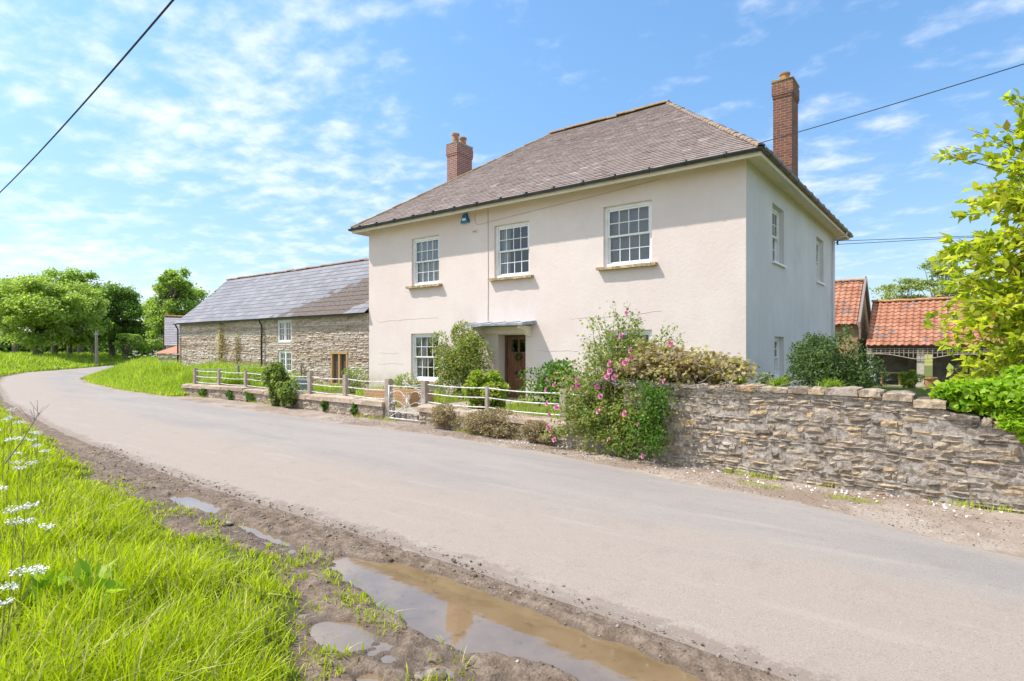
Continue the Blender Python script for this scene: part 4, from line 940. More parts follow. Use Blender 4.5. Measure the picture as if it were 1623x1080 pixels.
for xx, zb in ((-22.82, .2), (BX0+.06, .2)):
    b = MB(); b.tube([(xx, BY-ex-.05, BE-.06), (xx, BY-ex-.03, BE-.14), (xx, BY-.10, BE-.28), (xx, BY-.10, zb)], .038, 8)
    for z in (2.2, 1.2): b.tube([(xx, BY-.10, z-.02), (xx, BY-.10, z+.02)], .048, 8)
    barn.part(b.build('downpipe', M['gutter'], smooth=True))
def casement(w, h, T, lites=(2, 3)):
    b = MB(); f = .07; rec = .02
    b.box((0, rec, 0), (f, rec+.1, h)); b.box((w-f, rec, 0), (w, rec+.1, h)); b.box((f, rec+.001, h-f), (w-f, rec+.099, h)); b.box((f, rec-.03, 0), (w-f, rec+.1, f)); b.box((w/2-.035, rec+.002, f), (w/2+.035, rec+.098, h-f))
    win = barn.part(b.build('window', M['white'], T=T))
    for a, c in ((f, w/2-.035), (w/2+.035, w-f)):
        b = MB(); s = .035; y = rec + .02
        b.box((a+.002, y, f+.002), (a+s, y+.04, h-f-.002)); b.box((c-s, y, f+.002), (c-.002, y+.04, h-f-.002)); b.box((a+s, y+.001, f+.002), (c-s, y+.039, f+s)); b.box((a+s, y+.001, h-f-s), (c-s, y+.039, h-f-.002))
        m_ = (a+c)/2; b.box((m_-.009, y+.006, f+s), (m_+.009, y+.034, h-f-s))
        for k in (1, 2):
            z = f+s + (h-2*f-2*s)*k/3; b.box((a+s, y+.008, z-.009), (c-s, y+.032, z+.009))
        barn.part(b.build('sash', M['white'], T=T), win)
        b = MB(); b.box((a+s, y+.02, f+s), (c-s, y+.022, h-f-s)); barn.part(b.build('pane', M['glass'], T=T), win)
    b = MB(); b.box((-.1, .9, -.1), (w+.1, .92, h+.1)); barn.part(b.build('interior_partition', M['interior'], T=T), win)
for h in bh[:2]: casement(h[1]-h[0], h[3]-h[2], TR(h[0], BY, h[2], 0))
h = bh[2]; b = MB(); w, hh = h[1]-h[0], h[3]-h[2]; Tw = TR(h[0], BY, h[2], 0)
b.box((0, -.02, 0), (.085, .12, hh-.09)); b.box((w-.085, -.02, 0), (w, .12, hh-.09)); b.box((0, -.03, hh-.09), (w, .12, hh)); b.box((w/2-.045, -.018, 0), (w/2+.045, .12, hh-.09)); b.box((-.03, -.05, -.05), (w+.03, .12, -.001))
ow = barn.part(b.build('window', M['oak'], T=Tw), label='oak framed opening boarded in dark wood')
b = MB()
for a, c in ((.085, w/2-.045), (w/2+.045, w-.085)):
    xx = np.linspace(a, c, 4)
    for i in range(3): b.box((xx[i]+.003, .07+.004*i, 0), (xx[i+1]-.003, .10, hh-.09))
barn.part(b.build('board', M['darkboard'], T=Tw), ow)
b = MB()
# dead climber stems are plants of their own
def wallclimber(x, z1, label, seed, dense):
    t = Thing('climbing_plant', (x, BY-.08, .1), label, 'plant'); b = MB(); C = []
    for s in range(7):
        P = []; xx = x + random.gauss(0, .08)
        for z in np.linspace(.1, z1 * random.uniform(.75, 1), 14): xx += random.gauss(0, .03); P.append((xx, BY-.06-random.random()*.04, z))
        b.tube(P, np.linspace(.018, .005, 14), 5); C += P
    t.part(b.build('stem', M['oldwood'])); C = np.repeat(np.array(C), dense, 0); C = C + rng.normal(0, .10, C.shape) * np.array([1, .35, 1])
    t.part(quads('foliage', leaves(C, .07, .35), 4, M['leaf_bronze']))
wallclimber(-26.3, 2.72, 'tall thin brown climber reaching the eaves on the left of the barn', 1, 10)
wallclimber(-24.9, 2.35, 'bare dry climber stems on the barn wall left of the downpipe', 2, 3)

# small building beyond the barn
far = Thing('outbuilding', (-40, 19, 0), 'small slate roofed building seen past the left end of the barn', 'outbuilding')
FT = Matrix(((.372, -.928, 0, -38.7), (.928, .372, 0, 15.55), (0, 0, 1, 0), (0, 0, 0, 1)))
b = MB(); b.box((0, .2, -.1), (7, 6.0, 1.75)); b.add([(0, .2, 1.75), (0, 6.0, 1.75), (0, 3.1, 3.5)], [(0, 2, 1)]); far.part(b.build('wall', M['barnstone'], T=FT))
b = MB(); b.add([(-.1, 0, 1.7), (7.1, 0, 1.7), (7.1, 3.1, 3.6), (-.1, 3.1, 3.6), (-.1, 6.2, 1.7), (7.1, 6.2, 1.7)], [(0, 1, 2, 3), (3, 2, 5, 4)])
slope(b, (-.1, 0, 1.7), (7.1, 0, 1.7), (-.1, 3.1, 3.6), (7.1, 3.1, 3.6), .35, .22)
rf = far.part(b.build('roof', slate('far_slate', [(0, (.30, .26, .26)), (1, (.40, .36, .36))], (.35, .3, .25), .3).m, T=FT))
b = MB(); capline(b, (-.1, 3.1, 3.64), (7.1, 3.1, 3.64), .4, .1); far.part(b.build('ridge_tiles', M['terracotta'], T=FT), rf)
far2 = Thing('lean_to', (-33, 14.4, 0), 'tiny red tiled lean-to at the far corner of the barn', 'outbuilding')
b = MB(); b.box((-34.9, 13.6, -.1), (-31.2, 15.2, 1.22)); far2.part(b.build('wall', M['barnstone']))
b = MB(); b.add([(-35.0, 13.45, 1.22), (-31.1, 13.45, 1.22), (-31.1, 15.3, 1.85), (-35.0, 15.3, 1.85), (-35.0, 13.45, 1.27), (-31.1, 13.45, 1.27), (-31.1, 15.3, 1.9), (-35.0, 15.3, 1.9)], [(0,3,2,1),(4,5,6,7),(0,1,5,4),(1,2,6,5),(2,3,7,6),(3,0,4,7)]); far2.part(b.build('roof', M['pantile']))

# ------------------------------------------------------------------ red tiled buildings behind
def pantiles(b, xa, xb, ye, yr, ze, zr, tw=.235, gauge=.24):
    dy, dz = yr-ye, zr-ze; L = math.hypot(dy, dz); V_ = np.array([0, dy/L, dz/L]); N_ = np.array([0, -dz/L, dy/L]); rows = int(L/gauge)+1; cols = int(round((xb-xa)/tw)); prof = [(0, .0), (.12, .03), (.28, .045), (.45, .035), (.6, .008), (.8, -.006), (1.02, .004)]
    for r_ in range(rows):
        for c in range(cols):
            P = []; j = random.gauss(0, .005); lift = abs(random.gauss(0, .004))
            for bb, up in ((r_*gauge+j, .028+lift), (min((r_+1)*gauge+.04, L), .0)):
                for u, h in prof: P.append(np.array([xa + (c+u)*tw, ye, ze]) + V_*bb + N_*(h+up))
            for u, h in prof: P.append(np.array([xa + (c+u)*tw, ye, ze]) + V_*(r_*gauge+j) + N_*(h+up_lo))
            n = 7; F = [(i, i+1, n+i+1, n+i) for i in range(n-1)] + [(2*n+i, 2*n+i+1, i+1, i) for i in range(n-1)]
            b.add(P, F)
up_lo = .008
log = Thing('open_shed', (0, 29.8, 0), 'open fronted shed with red pantile roof and lattice valance behind the wall', 'outbuilding')
b = MB(); LX0, LX1, LY, LYR, LYB = -3.18, 5.2, 27.9, 30.1, 32.0
pantiles(b, LX0, LX1, LY, LYR, 1.62, 3.52)
b.add([(LX0, LY, 1.6), (LX1, LY, 1.6), (LX1, LYR, 3.5), (LX0, LYR, 3.5), (LX1, 32.3, 1.7), (LX0, 32.3, 1.7)], [(0, 1, 2, 3), (3, 2, 4, 5)])
rf = log.part(b.build('roof', M['pantile']))
b = MB(); capline(b, (LX0, LYR, 3.56), (LX1, LYR, 3.56), .4, .1); log.part(b.build('ridge_tiles', M['terracotta']), rf)
b = MB(); wall_sheet(b, LX0, LX1, -.1, 1.8, [(-1.45, -1.1, .25, 1.25), (.35, .7, .5, .95)], TR(0, LYB, 0, 0), .2)
b.box((LX0, LY+.3, -.1), (LX0+.15, LYB-.01, 1.75)); b.box((LX1-.15, LY+.3, -.1), (LX1, LYB-.01, 1.75)); b.box((-3, LYB-.08, .0), (-2.4, LYB-.01, 1.3))
b.box((-2.0, LYB-.1, 0), (-1.75, LYB-.01, 1.55)); b.box((LX0+.15, 28.2, -.08), (LX1-.15, LYB-.1, .02)); 
log.part(b.build('wall', plain('shed_plaster', (.42, .40, .33), .9, .3, 2)))
b = MB(); b.box((LX0, LY+.10, 1.52), (LX1, LY+.2, 1.60)); log.part(b.build('beam', M['darkboard']))
for xx in (-1.35, 1.7):
    b = MB(); b.box((xx-.12, LY+.12, 0), (xx+.12, LY+.32, 1.52)); b.box((xx-.16, LY+.09, 0), (xx+.16, LY+.35, .08)); log.part(b.build('post', M['postwood'] if 'postwood' in M else plain('pale_post', (.55, .50, .40), .8, .15)))
b = MB(); yl = LY + .06
for x in np.arange(LX0+.05, LX1, .155):
    q = (x + 1.35) % 3.05 / 3.05; zb = 1.30 - .20*abs(math.cos(math.pi*q))**3 - .0 
    b.box((x-.012, yl, zb), (x+.012, yl+.012, 1.53))
for z in (1.50, 1.42, 1.34):
    b.box((LX0, yl+.0125, z-.012), (LX1, yl+.024, z+.012))
P = [(x, yl+.01, 1.29 - .20*abs(math.cos(math.pi*(((x+1.35) % 3.05)/3.05)))**3) for x in np.arange(LX0, LX1, .1)]; b.tube(P, .018, 5)
log.part(b.build('lattice', plain('lattice_wood', (.42, .35, .29), .8, .2)))
shed = Thing('tiled_shed', (-5.4, 30, 0), 'taller gabled building with red pantile roof directly behind the house corner', 'outbuilding')
b = MB(); pantiles(b, -8.0, -3.42, 28.0, 30.0, 2.5, 4.5); b.add([(-8, 28.0, 2.48), (-3.42, 28, 2.48), (-3.42, 30, 4.48), (-8, 30, 4.48), (-3.42, 32, 2.48), (-8, 32, 2.48)], [(0, 1, 2, 3), (3, 2, 4, 5)])
rf = shed.part(b.build('roof', M['pantile'])); b = MB(); capline(b, (-8, 30, 4.54), (-3.42, 30, 4.54), .4, .1); shed.part(b.build('ridge_tiles', M['terracotta']), rf)
b = MB(); b.box((-8, 28.2, -.1), (-3.5, 31.8, 2.5)); b.add([(-3.499, 28.2, 2.5), (-3.499, 31.8, 2.5), (-3.499, 30, 4.4)], [(0, 1, 2)]); shed.part(b.build('wall', M['brick_orange']))
b = MB()
for ya, yb in ((27.9, 30.03), (32.1, 29.97)):
    b.hexa([(-3.46, ya, 2.38), (-3.38, ya, 2.38), (-3.38, yb, 4.50), (-3.46, yb, 4.50), (-3.46, ya, 2.60), (-3.38, ya, 2.60), (-3.38, yb, 4.68), (-3.46, yb, 4.68)])
b.box((-3.44, 28.0, 1.9), (-3.385, 28.25, 2.42))
shed.part(b.build('bargeboard', M['oldwood']))
# furniture in the open shed
t = Thing('table', (-2.35, 28.6, 0), 'small brown wooden table standing in the open shed', 'table')
b = MB(); b.box((-2.75, 28.3, .50), (-2.0, 28.95, .54)); t.part(b.build('tabletop', M['oak']))
for xx in (-2.72, -2.09):
    for yy in (28.33, 28.86): b = MB(); b.box((xx, yy, .0), (xx+.06, yy+.06, .499)); t.part(b.build('leg', M['oak']))
t = Thing('chair', (-3.0, 28.0, 0), 'white plastic chair beside the table in the open shed', 'chair')
b = MB(); b.box((-3.25, 27.8, .36), (-2.85, 28.2, .39)); t.part(b.build('seat', M['chairwhite']))
b = MB(); b.tube([(-2.86, 27.8, .38), (-2.84, 27.79, .62), (-2.9, 27.8, .75), (-3.05, 27.8, .79), (-3.2, 27.8, .75), (-3.26, 27.79, .62), (-3.24, 27.8, .38)], .022, 6)
for x in (-3.15, -3.05, -2.95): b.tube([(x, 27.8, .38), (x, 27.8, .77)], .014, 5)
t.part(b.build('backrest', M['chairwhite']))
for xx, yy in ((-3.23, 27.82), (-2.87, 27.82), (-3.23, 28.18), (-2.87, 28.18)): b = MB(); b.tube([(xx, yy, 0), (xx, yy, .36)], .018, 6); t.part(b.build('leg', M['chairwhite']))
t = Thing('plant_pot', (-1.0, 27.2, 0), 'tapered terracotta pot in front of the open shed post', 'plant pot')
b = MB(); b.lathe((-1.0, 27.2, 0), [(0, 0), (.14, 0), (.20, .36), (.23, .36), (.23, .42), (.19, .42), (.17, .38), (0, .38)], 16); t.part(b.build('pot', M['terracotta']))

# ------------------------------------------------------------------ foliage
def bush(name, loc, rad, n, L, mat, label, cat='shrub', group=None, W_=.3, k=22, stems=8, flat=1., shell=.55, up=.3, stemmat='stem', base=None):
    """shrub: leaf clumps over a lumpy ellipsoid, on stems"""
    loc = np.array(loc, float); rad = np.array(rad, float); bs_ = loc - np.array([0, 0, rad[2]]) if base is None else np.array(base, float)
    t = Thing(name, tuple(bs_), label, cat, group)
    d = unit(rng.normal(size=(k, 3))); c = loc + d * rad * rng.uniform(.35, .88, (k, 1)); cr = rad * rng.uniform(.22, .42, (k, 1))
    idx = rng.integers(0, k, n); dd = unit(rng.normal(size=(n, 3)) + np.array([0, 0, up])); q = rng.uniform(shell, 1.05, (n, 1)) ** .8
    C = c[idx] + dd * cr[idx] * q * flat
    C[:, 2] = np.maximum(C[:, 2], bs_[2] + .01)
    t.part(quads('foliage', leaves(C, L, W_, dd + np.array([0, 0, .1]), 1.1), 4, M[mat]))
    b = MB()
    for i in range(min(stems, k)):
        e = c[i]; m_ = (bs_ + e)/2 + rng.normal(0, .06, 3) * rad; s = bs_ + rng.normal(0, .08, 3) * rad * np.array([1, 1, 0])
        P = [s, s*.6+m_*.4, m_, m_*.4+e*.6, e]; b.tube(P, np.linspace(.022, .004, 5) * max(.5, rad.mean()), 5)
    t.part(b.build('stem', M[stemmat], smooth=True)); return t
def tree(loc, H_, crown_c, crown_r, n, L, mat, label, group=None, tr=.35, name='tree', k=46, lean=(0, 0), fork=.35, W_=.42):
    loc = np.array(loc, float); t = Thing(name, tuple(loc), label, 'tree', group)
    cc = loc + np.array(crown_c, float); cr_ = np.array(crown_r, float)
    d = unit(rng.normal(size=(k, 3)) + np.array([0, 0, .15])); c = cc + d * cr_ * rng.uniform(.38, .95, (k, 1)); 
    rr = cr_ * rng.uniform(.13, .30, (k, 1)) * np.array([1.15, 1.15, .7])
    idx = rng.integers(0, k, n); dd = unit(rng.normal(size=(n, 3)) + np.array([0, 0, .45])); q = rng.uniform(.2, 1.15, (n, 1)) * rng.choice([1, 1, 1, 1.35], (n, 1))
    C = c[idx] + dd * rr[idx] * q + rng.normal(0, .12, (n, 3)) * L
    t.part(quads('crown', leaves(C, L, W_, dd, 1.4), 4, M[mat]))
    b = MB(); f = loc + np.array([lean[0]*.5, lean[1]*.5, H_*fork])
    mid = loc*.5 + f*.5 + rng.normal(0, .05, 3)
    b.tube([loc - [0, 0, .2], loc + [0, 0, .25], mid, f], [tr*1.15, tr*.8, tr*.68, tr*.62], 10)
    order = np.argsort(-np.abs(rng.normal(size=k)))[:14]
    for i in order:
        e = c[i]; a = f + (e-f)*.35 + rng.normal(0, .25, 3); m_ = f + (e-f)*.7 + rng.normal(0, .25, 3)
        b.tube([f - [0, 0, .25], a, m_, e], [tr*.5, tr*.32, tr*.18, tr*.05], 6)
        for _ in range(3):
            j = rng.integers(0, k); g_ = c[j]
            if np.linalg.norm(g_ - m_) < cr_.max()*.75: b.tube([m_, (m_+g_)/2 + rng.normal(0, .15, 3), g_], [tr*.15, tr*.09, tr*.03], 5)
    t.part(b.build('trunk', M['bark'], smooth=True)); return t
def at(u, Yc, v=None):
    r = (u-811.5)/930; X_ = Yc*(.792*r-.610); Y_ = Yc*(.610*r+.792)
    return (X_, Y_, 1.5 + (553-v)/930*Yc) if v is not None else (X_, Y_)
def gz_(x, y): return float(height(np.array([x]), np.array([y]))[0])
tg = 'roadside trees beyond the bend'
def ptree(u, Yc, top, uc, hw, vbot, n, L, mat, label, tr=.4, **k):
    n = int(n*1.7); L = L*.74
    """tree standing at trunk column u, crown centre column uc, half width hw px, crown from top to vbot"""
    x, y = at(u, Yc); z = gz_(x, y); s = Yc/930; cx, cy = at(uc, Yc); zt = 1.5 + (553-top)*s; zb = 1.5 + (553-vbot)*s
    r_ = hw*s
    return tree((x, y, z), zt-z, (cx-x, cy-y, (zt+zb)/2 - z), (r_, r_*.9, (zt-zb)/2), n, L, M and mat, label, tg, tr, **k)
ptree(60, 54, 436, 72, 88, 556, 22000, .30, 'leaf_tree', 'broad pale green tree at the far left with a thick forked trunk', .55, fork=.30, k=80)
ptree(86, 58, 462, 112, 52, 552, 9000, .30, 'leaf_tree', 'pale tree just right of the broad forked tree', .42, fork=.3, k=40)
ptree(110, 60, 470, 130, 42, 556, 8000, .30, 'leaf_mid', 'mid green tree with straight trunk third from the left', .36, fork=.3, k=36)
ptree(128, 70, 424, 118, 56, 540, 13000, .34, 'leaf_mid', 'taller darker tree rising behind the pale trees', .5, k=50)
ptree(150, 64, 455, 152, 42, 556, 9000, .32, 'leaf_dark', 'dark tree beside the wooden pole', .4, k=40)
ptree(178, 66, 447, 186, 50, 552, 15000, .32, 'leaf_dark', 'dark round tree at the right end of the row', .45, k=52)
ptree(200, 58, 522, 203, 20, 556, 1800, .24, 'leaf_mid', 'slender young tree standing before the dark round tree', .12, k=14)
ptree(24, 72, 424, 4, 40, 545, 8000, .34, 'leaf_dark', 'dark tree at the extreme left edge of the photo', .4, k=40)
ptree(285, 64, 432, 284, 54, 566, 17000, .32, 'leaf_mid', 'bushy light green tree to the left of the barn roof', .4, k=60)
ptree(262, 62, 418, 274, 26, 490, 3500, .30, 'leaf_mid', 'narrow pointed tree top rising above the tree left of the barn roof', .3, k=16)
ptree(243, 75, 452, 243, 26, 568, 6000, .34, 'leaf_tree', 'pale leafy tree at the left foot of the tree by the barn', .3, k=26)
# hedge rows on the horizon
def hedge(p, q, h, w, n, L, mat, label):
    p, q = np.array(p), np.array(q); s = rng.uniform(0, 1, n); C = p + (q-p)*s[:, None]; d = rng.normal(0, w, (n, 2)); hh = h*(.6 + .7*fbm(s*np.linalg.norm(q-p)*.12, s*0, 1, 3, 3))
    z = rng.uniform(0, 1, n)**.7 * hh; P = np.stack([C[:, 0]+d[:, 0], C[:, 1]+d[:, 1], z], -1)
    tag(quads('hedge', leaves(P, L, .5), 4, M[mat]), label, 'hedge')
hedge(at(-160, 140), at(250, 170), 4.5, 2, 14000, .9, 'leaf_dark', 'dark field hedge along the horizon behind the trees')
hedge(at(205, 74), at(262, 70), 2.6, 1.0, 5000, .35, 'leaf_mid', 'rough green hedge at the bend below the pale trees')
# distant trees behind the red roofs
ptree(1490, 66, 402, 1500, 42, 500, 3600, .30, 'leaf_grey2' if 'leaf_grey2' in M else 'leaf_climb', 'thin sparse tree behind the red roofs near the leafy branches', .3, k=40)
ptree(1440, 62, 440, 1440, 46, 490, 2600, .28, 'leaf_climb', 'low sparse tree line directly above the red tiled ridge', .25, k=34)
for o in list(bpy.data.objects):
    if o.name.startswith('tree') and o.location.x > -40: o['group'] = 'sparse trees behind the red roofs'
# utility poles
def pole(u, Yc, vt, vb, lean, label):
    x, y = at(u, Yc); s = Yc/930; z0 = gz_(x, y) - .2; z1 = 1.5 + (553-vt)*s; b = MB(); b.tube([(x, y, z0), (x+lean, y, z1)], [.13, .10], 10)
    b.box((x+lean-.4, y-.05, z1-.35), (x+lean+.4, y+.05, z1-.25)); o = b.build('utility_pole', M['oldwood']); tag(o, label, 'pole')
pole(153, 50, 524, 571, 0, 'weathered wooden pole standing between the roadside trees')
pole(229, 80, 545, 557, -.3, 'short pale pole leaning by the bend beyond the meadow bank')

# shrubs and garden plants
bush('ivy_bush', (-14.35, 8.45, .62), (.36, .34, .62), 5200, .065, 'leaf_ivydark', 'tall clipped ivy column swallowing the railings on the left wall', 'ivy', k=40, W_=.42)
bush('ivy_bush', (-13.55, 8.30, .38), (.42, .26, .36), 3600, .06, 'leaf_ivydark', 'low spreading ivy on the wall just right of the ivy column', 'ivy', k=30, W_=.42)
bush('climbing_shrub', (-11.15, 12.2, 1.12), (1.18, .42, 1.12), 12500, .07, 'leaf_rose', 'loose climbing shrub on the house wall between window and front door', k=38, stems=16, base=(-10.9, 12.4, .1))
bush('golden_shrub', (-7.2, 8.55, .62), (.62, .42, .46), 5200, .085, 'leaf_yg', 'golden green shrub spilling over the railings in front of the door', k=34)
bush('garden_shrub', (-6.9, 10.8, .65), (1.0, .6, .58), 4800, .08, 'leaf_rosedark', 'fresh green shrub behind the railings right of the front door', k=36)
bush('garden_shrub', (-5.3, 9.6, .45), (.9, .5, .42), 3600, .08, 'leaf_rosedark', 'low dense greenery behind the rails beside the rose bush', k=30)
bush('heather', (-7.6, 7.88, .24), (.50, .22, .28), 6500, .032, 'heather', 'clump of purple brown heather nearest the gate on the wall face', 'heather', 'heather clumps on the low wall', k=30, stems=3)
bush('heather', (-6.3, 7.72, .22), (.88, .22, .29), 13000, .032, 'heather', 'widest clump of brown heather hanging in the middle of the low wall', 'heather', 'heather clumps on the low wall', k=44, stems=3)
bush('heather', (-5.3, 7.58, .17), (.42, .18, .22), 6000, .032, 'heather', 'clump of brown heather closest to the rose bush', 'heather', 'heather clumps on the low wall', k=30, stems=3)
for i, (x, lab) in enumerate(((-18.6, 'leftmost green weed patch on the face of the left wall'), (-17.0, 'green weed patch under the third railing post from the left end'), (-15.9, 'small weed patch on the wall just left of the ivy'), (-11.9, 'upright green weed growing against the left wall below the oak window'), (-10.7, 'small green weed on the wall nearest the gate'))):
    bush('wall_weed', (x, float(WL(x)) - .04, .16), (.28 if i < 3 else .13, .07, .15), 800, .05, 'leaf_rosedark', lab, 'weed', 'weeds on the left wall', k=10, stems=2)
bush('garden_shrub', (-12.6, 11.2, .45), (.7, .4, .4), 1500, .06, 'leaf_climb', 'wispy pale shrub in the garden below the leftmost window', k=20)
bush('garden_shrub', (-15.3, 11.6, .5), (.7, .35, .48), 1700, .06, 'leaf_climb', 'wispy shrub at the corner where barn meets house', k=20)
bush('garden_shrub', (-1.72, 12.0, .90), (.66, .7, .96), 8500, .06, 'leaf_shrub', 'large dark green shrub in front of the side wall, right of the grey leaved one', k=60, stems=14)
bush('garden_shrub', (-2.28, 12.5, .92), (.60, .55, .95), 7000, .06, 'leaf_shrub', 'dark shrub pressed against the side of the house by the low window', k=40, stems=12)
bush('garden_shrub', (-2.78, 11.4, .72), (.36, .34, .42), 2200, .07, 'leaf_grey', 'pale grey leaved shrub at the house corner above the wall', k=18)
bush('garden_shrub', (-1.55, 25.4, .35), (.45, .4, .38), 1600, .08, 'leaf_yg', 'small bright green shrub beside the terracotta pot', k=14)
bush('ivy', (1.0, 7.36, 1.04), (1.1, .42, .33), 21000, .060, 'leaf_ivy', 'bright green ivy heaped over the right end of the high stone wall', 'ivy', k=44, W_=.5, up=.6)
bush('ivy', (-.02, 7.3, 1.0), (.30, .22, .14), 1300, .06, 'leaf_ivy', 'thin left tip of the ivy creeping along the wall top', 'ivy', k=22, W_=.5, stems=4)
bush('ivy', (.62, 6.99, .80), (.48, .12, .15), 2200, .060, 'leaf_ivy', 'trails of ivy hanging down the face of the right wall', 'ivy', k=16, W_=.5, stems=3)
for i, (x, c_) in enumerate(((-2.25, 'leaf_yg'), (-1.75, 'leaf_yg'), (-1.2, 'leaf_ivy'))):
    N = 130; o = blades('wall_top_plant', x + rng.normal(0, .05, N), 7.5 + rng.normal(0, .05, N), np.full(N, 1.04), .13, .016, M['leaf_yg'], .8, None)
    tag(o, ['spiky yellow green plant on the wall top, nearest the vine', 'spiky plant in the middle of the high wall top', 'spiky plant on the wall top nearest the open shed'][i], 'plant', 'spiky plants on the wall top')

# cane plants: rose and vine
def canes(t, base_pts, tips, n_leaf, L, mat, jit=.05, r0=.010, fr=.3, stemmat='stem', W_=.32, tuft=.045):
    b = MB(); C = []; D = []
    for i, tp in enumerate(tips):
        s = np.array(base_pts[i % len(base_pts)]) + rng.normal(0, .05, 3) * [1, 1, 0]; tp = np.array(tp); m_ = s*.45 + tp*.55 + np.array([0, 0, .22*np.linalg.norm(tp-s)]) + rng.normal(0, jit, 3)
        T_ = np.linspace(0, 1, 12)[:, None]; P = s*(1-T_)**2 + 2*m_*T_*(1-T_) + tp*T_**2 + rng.normal(0, jit*.15, (12, 3))
        b.tube(P, np.linspace(r0, .002, 12), 4)
        q = rng.uniform(fr, 1, n_leaf); ii = np.minimum((q*11).astype(int), 10); p = P[ii] + (P[ii+1]-P[ii]) * (q*11-ii)[:, None]
        C.append(p + rng.normal(0, tuft, (n_leaf, 3))); D.append(unit(P[ii+1]-P[ii]) * .6)
    t.part(b.build('stem', M[stemmat])); t.part(quads('foliage', leaves(np.vstack(C), L, W_, np.vstack(D), 1.), 4, M[mat]))
def PP(u, v, yp):
    r = (u-811.5)/930; Yc = yp/(.792+.610*r); return (Yc*(.792*r-.610), yp, 1.5+(553-v)/930*Yc)
rose = Thing('rose_bush', (-3.9, 7.55, 0), 'sprawling rose bush with many pink blooms hanging over the wall before the right window', 'rose bush')
tips = []
outline = [(985,487),(945,500),(1000,520),(940,545),(925,570),(915,590),(1075,530),(1050,545),(1010,505),(965,525),(920,620),(910,640),(890,660),(935,660),(950,690),(980,700),(1000,720),(1020,725),(1060,700),(870,600),(865,650),(872,690)]
for (u, v) in outline:
    for _ in range(5): tips.append(PP(u + rng.normal(0, 12), v + rng.normal(0, 8), 7.3 if v > 640 else 7.62 + rng.normal(0, .15)))
for _ in range(240):
    v = rng.uniform(530, 715); hw = np.interp(v, [530, 580, 640, 715], [60, 92, 105, 58]); u = np.interp(v, [530, 715], [985, 978]) + rng.uniform(-1, 1)*hw
    tips.append(PP(u, v, rng.uniform(7.15, 7.3) if v > 650 else rng.uniform(7.3, 8.1)))
dm = []
for _ in range(44):
    v = rng.uniform(610, 716); dm.append(PP(1040 - (v-610)*.10 + rng.normal(0, 15), v, rng.uniform(7.0, 7.25)))
for _ in range(14): tips.append(PP(rng.uniform(975, 1030), rng.uniform(600, 700), rng.uniform(7.05, 7.3)))
canes(rose, [(-3.9, 7.62, .2), (-4.2, 8.0, .1), (-3.7, 8.1, .1)], tips, 58, .05, 'leaf_rose', jit=.08, fr=.25, W_=.36)
C = np.repeat(np.array(dm), 52, 0) + rng.normal(0, .07, (44*52, 3)); rose.part(quads('foliage', leaves(C, .038, .4), 4, M['leaf_rosedark']), label='dense dark green leaves low on the wall')
bl = [(668,140),(638,283),(694,368),(937,328),(697,413),(660,445),(567,450),(551,530),(590,535),(899,557),(568,497),(490,588),(372,585),(338,600),(181,552),(228,578),(178,610),(508,650),(182,697),(241,720),(200,760),(497,743),(658,755),(741,823),(188,835),(203,860),(228,915),(768,1016),(365,545),(560,915)]
cp = np.array([0, 0, 1.5])
for (a, c_) in bl:
    u, v = 820 + a/3.857, 460 + c_/3.857; p = np.array(PP(u, v, 6.98 if v > 640 else 7.12)); V = []; fd = unit(np.array([-.3, -1, .35]) + rng.normal(0, .35, 3)); sx = unit(np.cross(fd, [0, 0, 1])); sy = np.cross(sx, fd); sc_ = rng.uniform(.75, 1.15)
    for ring, (rr, tilt, np_, s_) in enumerate(((.014, .95, 5, .022), (.026, .7, 6, .030), (.036, .35, 7, .034))):
        for k in range(np_):
            a_ = 6.283*k/np_ + ring*.5 + rng.normal(0, .12); rad_ = sx*math.cos(a_) + sy*math.sin(a_); tan = -sx*math.sin(a_) + sy*math.cos(a_)
            o_ = p + (rad_*rr*.35)*sc_; tip = o_ + (rad_*(1-tilt) + fd*tilt)*s_*1.3*sc_; V += [o_, (o_+tip)/2 + (tan*s_*.75 + rad_*.006)*sc_, tip, (o_+tip)/2 - (tan*s_*.75 - rad_*.006)*sc_]
    rose.part(quads('bloom', np.array(V), 4, M['pink']))
vine = Thing('vine', (-3.2, 7.6, 1.0), 'bronze leaved vine tangled along the top of the high wall beside the rose bush', 'vine')
tips = [PP(rng.uniform(1010, 1195), 0, 7.6) for _ in range(150)]
tips = [(x, 7.55 + rng.normal(0, .18), 1.12 + rng.uniform(0, 1) * np.interp(x, [-4.4, -3.3, -2.6, -2.0], [.55, .42, .32, .15])) for x, y, z in tips]
canes(vine, [(-4.2, 7.6, 1.0), (-3.2, 7.6, 1.05), (-2.6, 7.55, 1.05)], tips, 46, .065, 'leaf_bronze', jit=.12, fr=.2, stemmat='oldwood', W_=.42)
b = MB()
for _ in range(60):
    x = rng.uniform(-4.2, -1.9); P = [(x, 7.4, 1.05)]; d = np.array([rng.normal(0, 1), -.1, rng.normal(-.25, .35)]); p = np.array(P[0])
    for k in range(7): p = p + d*.045; d = d + rng.normal(0, .35, 3)*[1, .3, 1]; d[1] = 0; p[1] = min(p[1], float(WL(p[0])) - .05); P.append(tuple(p))
    b.tube(P, np.linspace(.006, .002, 8), 4)
vine.part(b.build('twig', M['oldwood']))
